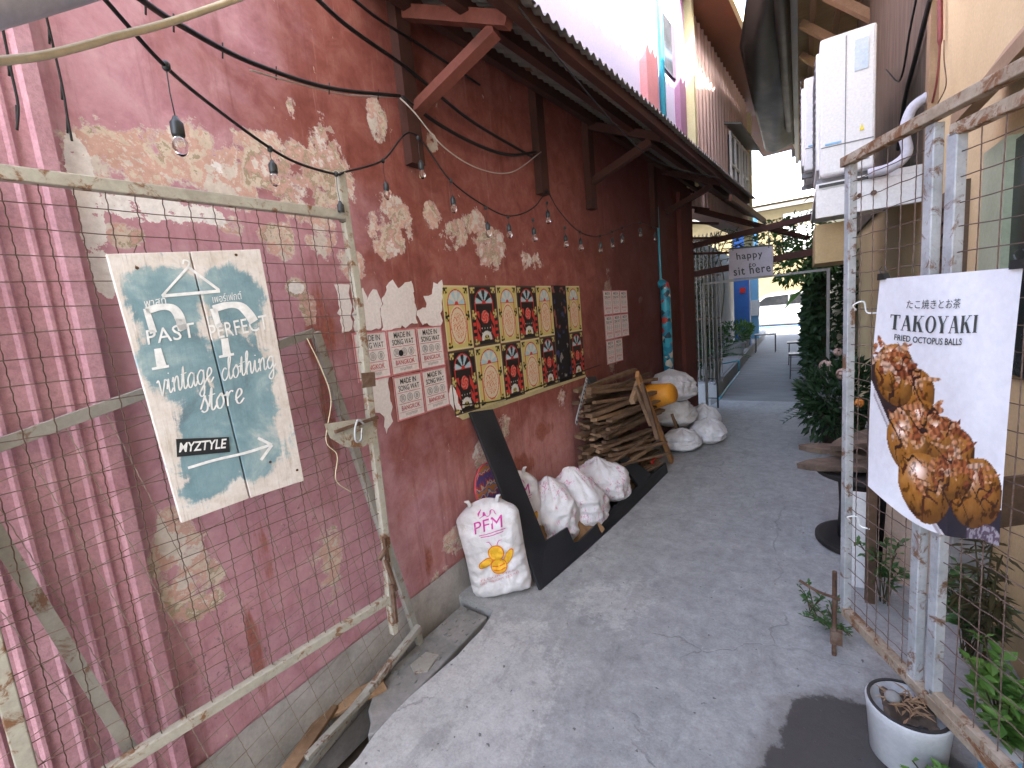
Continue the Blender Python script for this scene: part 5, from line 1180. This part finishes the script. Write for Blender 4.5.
# drop bolt
a=onz(834,655,.0); g=MB().tube([a+Vector((0,0,.0)),a+Vector((0,0,.40))],.009,8); db=obj('drop_bolt',g,M['rust'],t)
g=MB().tube(smooth_path([a+Vector((.02,-.01,.28)),a+Vector((-.06,.0,.29)),a+Vector((-.13,.02,.315))],4),.006,6); obj('bolt_handle',g,M['rust'],db); g=MB().box(a+Vector((-.014,-.014,.06)),a+Vector((.03,.014,.12))); obj('bolt_bracket',g,M['rust'],db)
t=thing('mesh_gate',rg(1.0,zb_),'galvanised mesh gate panel at the right edge of the view','gate','gate leaves')
s3=1.35
fr=MB(); fr.bar(rg(s2,zb_+.03),rg(s2,zt_-.06),.035,.03,up=rn_); fr.bar(rg(s3,zb_+.03),rg(s3,zt_-.06),.035,.03,up=rn_); obj('frame',fr,M['galv'],t,bevel=.003)
obj('rail',MB().bar(rg(s2-.01,zt_-.055,0),rg(s3,zt_-.055,0),.03,.035),M['rustwood'],t,bevel=.003); obj('rail',MB().bar(rg(s2,zb_+.035,0),rg(s3,zb_+.035,0),.03,.03),M['rustwood'],t,bevel=.003)
g=mesh_wires(lambda i,j: rg(s2+(s3-s2)*i,zb_+.03+(zt_-zb_-.08)*j),12,26,.0018,.003,rn_); obj('wire_mesh',g,M['wire'],t)
# --- food banner
TL,TR,BR_,BL=(880,279),(1023,267),(999,547),(868,486)
def bez(i,j):
    # j 0 bottom .. 1 top ; curved left and bottom edges
    top=Vector(TL).lerp(Vector(TR),i); bot=Vector(BL).lerp(Vector(BR_),i)+Vector((0,16*math.sin(math.pi*min(1,i*1.15)) if i<.87 else 0))
    x=bot.lerp(top,j); x.x+=-3*math.sin(math.pi*j)*(1-i)+ -2*math.sin(math.pi*j)*i
    return x
def banner(i,j,extra=0):
    p=bez(i,j); off=.024+.012*math.sin(math.pi*j)*(1-.3*i)+.004*math.sin(8*i+5*j)+.003*math.sin(17*i-9*j)*(1-j)+.035*max(0,(.35-j)/.35)**2*max(0,(.6-i)/.6)+extra
    return onr(p.x,p.y,off)
rb=random.Random(5)
balls=[(.16,.62,.13,.085),(.32,.52,.14,.10),(.17,.53,.13,.09),(.38,.40,.14,.10),(.62,.31,.16,.10),(.52,.36,.14,.09),(.28,.30,.15,.12),(.42,.155,.20,.135),(.80,.17,.20,.13),(.62,.23,.16,.09),(.12,.57,.1,.08)]
flakes=[]
for k in range(150):
    cx=rb.choice(balls); flakes.append((cx[0]+rb.uniform(-.12,.12),cx[1]+rb.uniform(.0,.11),rb.uniform(.02,.075),rb.uniform(.006,.022),rb.uniform(0,3.1),rb.choice([(.52,.22,.10),(.60,.32,.17),(.40,.13,.05),(.58,.36,.25),(.30,.085,.03),(.22,.06,.025)])))
squig=[(rb.uniform(.1,.95),rb.uniform(.08,.65),rb.uniform(0,3.1)) for k in range(26)]
def food(u,v):
    w=.76+.03*u+ .02*v; c=(.70,.70,.74)
    # tray: dark wedge under the balls and pale rim
    rim=.60-1.02*u if u<.30 else .294-.60*(u-.30)
    rim=max(-.2,.50-.9*u-.25*math.sin(u*3.0)*.6)
    if v<.62-.72*u+.0 and v<.52:
        pass
    edge=.46*(1-u/.55) if u<.55 else 0
    trayl=.50-1.15*u+.5*u*u
    if u>.02 and v>trayl-.03 and v<trayl+.012 and v<.5: c=(.56,.53,.55) if v>trayl-.012 else (.34,.31,.33)
    topl=.66-.62*u+.12*u*u
    if v>=trayl+.012 and v<topl-.03: c=(.035,.022,.022)
    if u>.35 and v<.12 and v>trayl: c=(.03,.025,.035)
    hitb=None
    for (bx,by,rx,ry) in balls:
        dx=(u-bx)/rx; dy=(v-by)/ry; q=dx*dx+dy*dy
        if q<1:
            nz=math.sqrt(1-q); sh=.35+.65*max(0,(-.35*dx+.55*dy+.75*nz))
            t_=mnoise.noise(Vector((u*22,v*22,bx*9)))*.5+mnoise.noise(Vector((u*60,v*60,2)))*.35
            hi=max(0,(-.30*dx+.45*dy+.84*nz))**26
            base=(.42+.22*t_,.17+.13*t_,.032+.05*t_); hitb=tuple(max(.015,b_*sh*.95+hi*.8) for b_ in base)
            if abs(mnoise.noise(Vector((u*7+bx*5,v*9,4))))<.05 and mnoise.noise(Vector((u*5,v*5,bx*7)))>.12: hitb=(.07,.02,.01)
            elif t_<-.16: hitb=tuple(q_*.45 for q_ in hitb)
    if hitb: c=hitb
    for (fx,fy,a,b,r_,col) in flakes:
        dx=u-fx; dy=(v-fy)*1.45; ca,sa=math.cos(r_),math.sin(r_); X=dx*ca+dy*sa; Y_=-dx*sa+dy*ca
        if (X/a)**2+(Y_/b)**2<1: c=tuple(q*(.75+.35*math.sin(X*160+fx*9)) for q in col)
    if hitb:
        for (sx,sy,a) in squig:
            d=(u-sx)*math.sin(a)-(v-sy)*1.4*math.cos(a)+.018*math.sin((u+v)*45)
            if abs(d)<.006 and math.hypot(u-sx,v-sy)<.07: c=(.035,.015,.012)
    if v<.05+.03*mnoise.noise(Vector((u*12,v*12,0))) and u>.75: c=(.30,.27,.30) if mnoise.noise(Vector((u*60,v*60,1)))>0 else (.10,.07,.10)
    return c
nx,ny=150,240
g=MB(); g.grid(lambda i,j: banner(i,j),nx,ny); g.c=[food(i/nx,j/ny) for j in range(ny+1) for i in range(nx+1)]
tb=thing('food_banner',banner(.5,0),'white food banner with browned octopus balls clipped to the right gate','banner')
obj('sheet',g,M['printgl'],tb,smooth=True,recalc=False)
def bt(x,y): return banner(x,y,.0025)
g=MB()
def btext(v,f,x0,x1,y0,y1): 
    v=norm2d(v); g.add([bt(x0+(x1-x0)*a,y0+(y1-y0)*b) for a,b in v],f)
v,f=text2d('たこ焼きとお茶'); btext(v,f,.205,.585,.862,.900)
v,f=serif('TAKOYAKI'); btext(v,f,.10,.72,.766,.835)
v,f=text2d('FRIED OCTOPUS BALLS',offset=.015); btext(v,f,.14,.62,.722,.748)
obj('lettering',g,M['darkink'],tb,recalc=False)
for i in (.02,.975):
    p=banner(i,.995); g=MB().prism([p+rd*.02+rn_*.006,p-rd*.02+rn_*.006,p-rd*.012+rn_*.010+Vector((0,0,.022)),p+rd*.012+rn_*.010+Vector((0,0,.022))],-rn_*.02)
    for s in (-1,1): g.tube(smooth_path([p+rd*.008*s+Vector((0,0,.02)),p+rd*.016*s+Vector((0,0,.035)),p+rd*.006*s+Vector((0,0,.045))],3),.0018,4)
    obj('binder_clip',g,M['blackmetal'],tb)
# white cable ties on the right gate
for k,(x,y,lab) in enumerate([(856,310,'white cable tie on the far stile of the right gate, upper of two'),(850,520,'white cable tie on the far stile of the right gate, lower of two')]):
    p=onr(x,y,.02); pts=smooth_path([p,p+Vector((-.01,-.02,.02)),p+Vector((.02,-.03,.03)),p+Vector((.03,-.02,-.01)),p+Vector((.06,-.03,-.015))],4); tag(obj('cable_tie',MB().tube(pts,.0025,5),M['chalk']),lab,'cable tie')
# ------------------------------------------------------------------ things behind and under the right gate
c=Vector((.305,1.80,0)); t=thing('planter',c,'round pale grey planter with dry soil under the right gate','planter')
obj('bowl',MB().lathe(c,[(.093,0),(.10,.008),(.112,.165),(.116,.195),(.112,.20),(.103,.20),(.098,.165)],40),M['pot_w'],t,smooth=True)
obj('rim_liner',MB().lathe(c,[(.111,.2005),(.111,.204),(.101,.204),(.101,.2005)],40,caps=False),M['blackmetal'],t)
g=MB().grid(lambda i,j: c+Vector(((i-.5)*.138,(j-.5)*.138,.183+.02*mnoise.noise(Vector((i*5,j*5,0))))),12,12)
obj('soil',g,M['dirt'],t,smooth=True); g=MB()
for k in range(46):
    a=random.uniform(0,6.28); r_=random.uniform(0,.075); p=c+Vector((r_*math.cos(a),r_*math.sin(a),.203)); d=Vector((random.uniform(-1,1),random.uniform(-1,1),random.uniform(-.1,.3))); g.leaf(p,d,random.uniform(.03,.07),.008,(0,0,1))
o=obj('dry_litter',g,M['timber2'],t,recalc=False); o['kind']='stuff'
g=MB().lathe((c.x-.04,c.y+.0,.195),[(.012,0),(.022,.01),(.024,.02),(.016,.034),(.004,.038)],12); obj('pebble',g,M['mortar'],t,smooth=True)
def clump(base,label,leaf,n,r,ls,name='ground_plant',up=.6,stems=8,width=.42):
    base=Vector(base); t=thing(name,base,label,'plant'); g=MB(); st=MB()
    for k in range(stems):
        a=random.uniform(0,6.28); tip=base+Vector((r[0]*math.cos(a)*random.uniform(.4,1),r[1]*math.sin(a)*random.uniform(.4,1),r[2]*random.uniform(.5,1)))
        mid=base.lerp(tip,.5)+Vector((0,0,r[2]*.15)); pts=smooth_path([base+Vector((random.uniform(-.02,.02),random.uniform(-.02,.02),0)),mid,tip],5); st.tube(pts,.0025,4)
        for q in range(n//stems):
            p=pts[random.randint(len(pts)//3,len(pts)-1)]; d=Vector((random.uniform(-1,1),random.uniform(-1,1),random.uniform(-.3,up))); L=ls*random.uniform(.6,1.3); g.leaf(p,d,L,L*width,(random.uniform(-.4,.4),random.uniform(-.4,.4),1))
    obj('foliage',g,leaf,t,recalc=False); obj('stem',st,M['stem'],t); return t
clump((.14,2.42,0),'low green trailing weed on the concrete at the right gate foot',M['leaf1'],190,(.17,.16,.10),.030,stems=16)
clump((.05,2.52,0),'thin green weed tip creeping furthest onto the concrete beside the right gate',M['leaf1'],60,(.06,.12,.14),.028,stems=6)
clump((.37,1.60,0),'bright leafy plant in front of the grey planter at the bottom edge',M['leaf4'],260,(.11,.10,.16),.036,stems=20,width=.6)
clump((.58,1.95,0),'leafy green plant behind the right gate against the ochre wall',M['leaf4'],380,(.16,.26,.32),.05,stems=22,width=.6)
clump((.60,2.45,0),'dense green plant behind the grey planter and gate post',M['leaf1'],280,(.16,.25,.36),.05,stems=16,width=.5)
clump((.60,2.30,.1),'dry spiky plant with drooping thin leaves behind the right gate',M['leaf3'],180,(.10,.14,.52),.10,stems=9,width=.10,up=-.2)
clump((.36,2.75,0),'small green plant behind the brown post',M['leaf1'],140,(.12,.15,.34),.05,stems=9)
# small cup pot near the wall
c=onz(1000,775,0); t=thing('paint_tin',c,'small blue and white tin among the plants at the bottom right','tin'); obj('tin',MB().lathe(c,[(.05,0),(.05,.10)],24),M['ltblue'],t); obj('lid',MB().lathe(c,[(.052,.1),(.052,.115),(.03,.125)],24),M['pot_w'],t)
# plinth, post, boards
g=MB().box((.60,2.75,0),(.738,4.2,.46)); tag(obj('ledge',g,M['plinth'],bevel=.006),'grey rendered low ledge at the foot of the ochre wall','ledge')
g=MB().box((.28,2.72,0),(.32,2.76,1.05)); tag(obj('wooden_post',g,M['timber3']),'dark brown post standing behind the right gate','post')
g=MB().prism([(.20,2.86,.0),(.34,2.86,.0),(.34,2.90,.52),(.20,2.90,.52)],(0,.02,0)); tag(obj('white_board',g,M['white']),'white board standing behind the right gate bolt','board')
g=MB().prism([(.38,3.02,0),(.60,2.9,0),(.62,2.98,.72),(.42,3.10,.72)],(0,.02,0)); tag(obj('leaning_board',g,grime('pale_peach_board',[(.46,.34,.26),(.56,.43,.34)],4,.8,.2)),'pale peach board leaning behind the gate near the ledge','board')
g=MB().bar((.36,2.9,.75),(.70,2.7,.70),.05,.05); tag(obj('wooden_bar',g,M['bark']),'rough wooden bar below the food banner','bar')
g=MB().prism([(.50,2.35,.80),(.72,2.35,.86),(.72,2.37,.66),(.62,2.37,.62)],(0,.02,0)); tag(obj('dark_board',g,M['timber3']),'dark wooden scrap fixed low on the ochre wall under the banner','board')
# cable spool with bark slabs
c=Vector((.36,3.42,0)); t=thing('cable_spool',c,'black wooden cable spool standing behind the right gate','spool')
obj('base_disc',MB().lathe(c,[(.26,0),(.28,.006),(.28,.03),(.26,.036),(.001,.036)],36),M['spool'],t); obj('core',MB().lathe(c,[(.16,.036),(.15,.25),(.16,.46)],28),M['spool'],t,smooth=True); obj('top_disc',MB().lathe(c,[(.26,.46),(.28,.466),(.28,.49),(.26,.496),(.001,.496)],36),M['spool'],t)
for k,(dx,dy,z,L,w,a,lab) in enumerate([(-.02,-.08,.50,.72,.22,.15,'dark bark slab lying lowest on the spool'),(-.0,.05,.535,.74,.20,-.1,'dark bark slab with pointed end in the middle of the stack on the spool'),(.06,.1,.585,.62,.2,.6,'brown bark slab leaning highest on the spool')]):
    g=MB(); d=Vector((math.cos(a),math.sin(a),0)); n_=Vector((-d.y,d.x,0)); top=[];bot=[]
    for q in range(13):
        s=q/12; ww=w/2*(math.sin(math.pi*min(1,s*1.02+.0))**.6)*(1+.2*mnoise.noise(Vector((s*5,k,0))))+.004; pc=c+Vector((dx,dy,z))+d*(s-.5)*L+Vector((0,0,.03*math.sin(s*3+k)+(.18*s if k==2 else 0)))
        top+=[pc+n_*ww,pc-n_*ww]
    fs=[(2*q,2*q+1,2*q+3,2*q+2) for q in range(12)]; g.add(top,fs); o=tag(obj('bark_slab',g,M['bark']),lab,'wood slab','bark slabs on the spool'); so=o.modifiers.new('thick','SOLIDIFY'); so.thickness=.032; so.offset=1
g=MB().lathe(c+Vector((.10,.05,.70)),[(.06,0),(.10,.02),(.095,.03),(.05,.018)],20); tag(obj('dish',g,M['flatbar']),'shallow pale dish on the bark slabs of the spool','dish')
# flower planter
c=Vector((.36,5.6,0)); t=thing('flower_planter',c,'dark planter with palm fronds and pale hydrangeas by the right wall','planter')
obj('pot',MB().lathe(c,[(.16,0),(.20,.30),(.215,.31),(.215,.36),(.18,.36),(.17,.33),(.001,.33)],24),M['pot_d'],t)
g=MB()
for k in range(15): a=math.pi*.55+k*.42; frond(g,c+Vector((0,0,.34)),(math.cos(a),math.sin(a),.55+.5*random.random()),.62,.40,14,.17)
fol(g,c+Vector((-.03,-.05,.58)),(.36,.34,.32),760,.09); fol(g,c+Vector((-.10,-.25,.42)),(.26,.26,.26),380,.09,up=-.3)
obj('foliage',g,M['leaf2'],t,recalc=False)
def bloom(p,r,mat,nm='flower'):
    g=MB()
    for k in range(70):
        d=Vector((random.gauss(0,1),random.gauss(0,1),random.gauss(0,1))).normalized(); q=Vector(p)+d*r; a=d.orthogonal().normalized(); b=d.cross(a); s=r*.30; g.add([q+a*s,q+b*s,q-a*s,q-b*s],[(0,1,2,3)])
    obj(nm,g,mat,t,recalc=False)
for p,r_,mk in [(ony(826,366,5.5),.06,'flowerp'),(ony(843,374,5.2),.055,'flowerp'),(ony(848,400,5.0),.035,'flowerp'),(ony(838,352,5.6),.04,'flowerp'),(ony(847,411,4.9),.028,'flowery'),(ony(859,403,4.7),.035,'flowero')]: bloom(p,r_,M[mk])
# ------------------------------------------------------------------ camera, light
cam=bpy.data.cameras.new('camera'); co=bpy.data.objects.new('camera',cam); COL.objects.link(co); S.camera=co
cam.sensor_fit='HORIZONTAL'; cam.sensor_width=36; cam.lens=F/1024*36; cam.clip_start=.02; cam.clip_end=600
co.matrix_world=Matrix.Translation(EYE)@RM.to_4x4()
SUN_EL=R(44); sd=Vector((math.cos(R(-28))*math.cos(SUN_EL),math.sin(R(-28))*math.cos(SUN_EL),math.sin(SUN_EL)))
sl=bpy.data.lights.new('sun','SUN'); sl.energy=4.5; sl.angle=R(.53); sl.color=(1,.94,.85); so=bpy.data.objects.new('sun',sl); COL.objects.link(so)
so.rotation_euler=(-sd).to_track_quat('-Z','Y').to_euler(); so.location=(4,-3,12)
w=bpy.data.worlds.new('World'); S.world=w; w.use_nodes=True; nt=w.node_tree; bg=nt.nodes['Background']
sk=nt.nodes.new('ShaderNodeTexSky'); sk.sky_type='NISHITA'; sk.sun_disc=False; sk.sun_elevation=SUN_EL; sk.sun_rotation=math.atan2(sd.x,sd.y); sk.dust_density=4; sk.air_density=1.0; sk.ozone_density=1.0
hs_=nt.nodes.new('ShaderNodeHueSaturation'); hs_.inputs['Saturation'].default_value=.85; nt.links.new(sk.outputs[0],hs_.inputs['Color']); nt.links.new(hs_.outputs[0],bg.inputs[0]); bg.inputs[1].default_value=.15
S.view_settings.view_transform='Standard'; S.view_settings.look='None'; S.view_settings.gamma=1; S.view_settings.exposure=3.5
S.render.engine='CYCLES'; S.cycles.max_bounces=8; S.cycles.diffuse_bounces=5
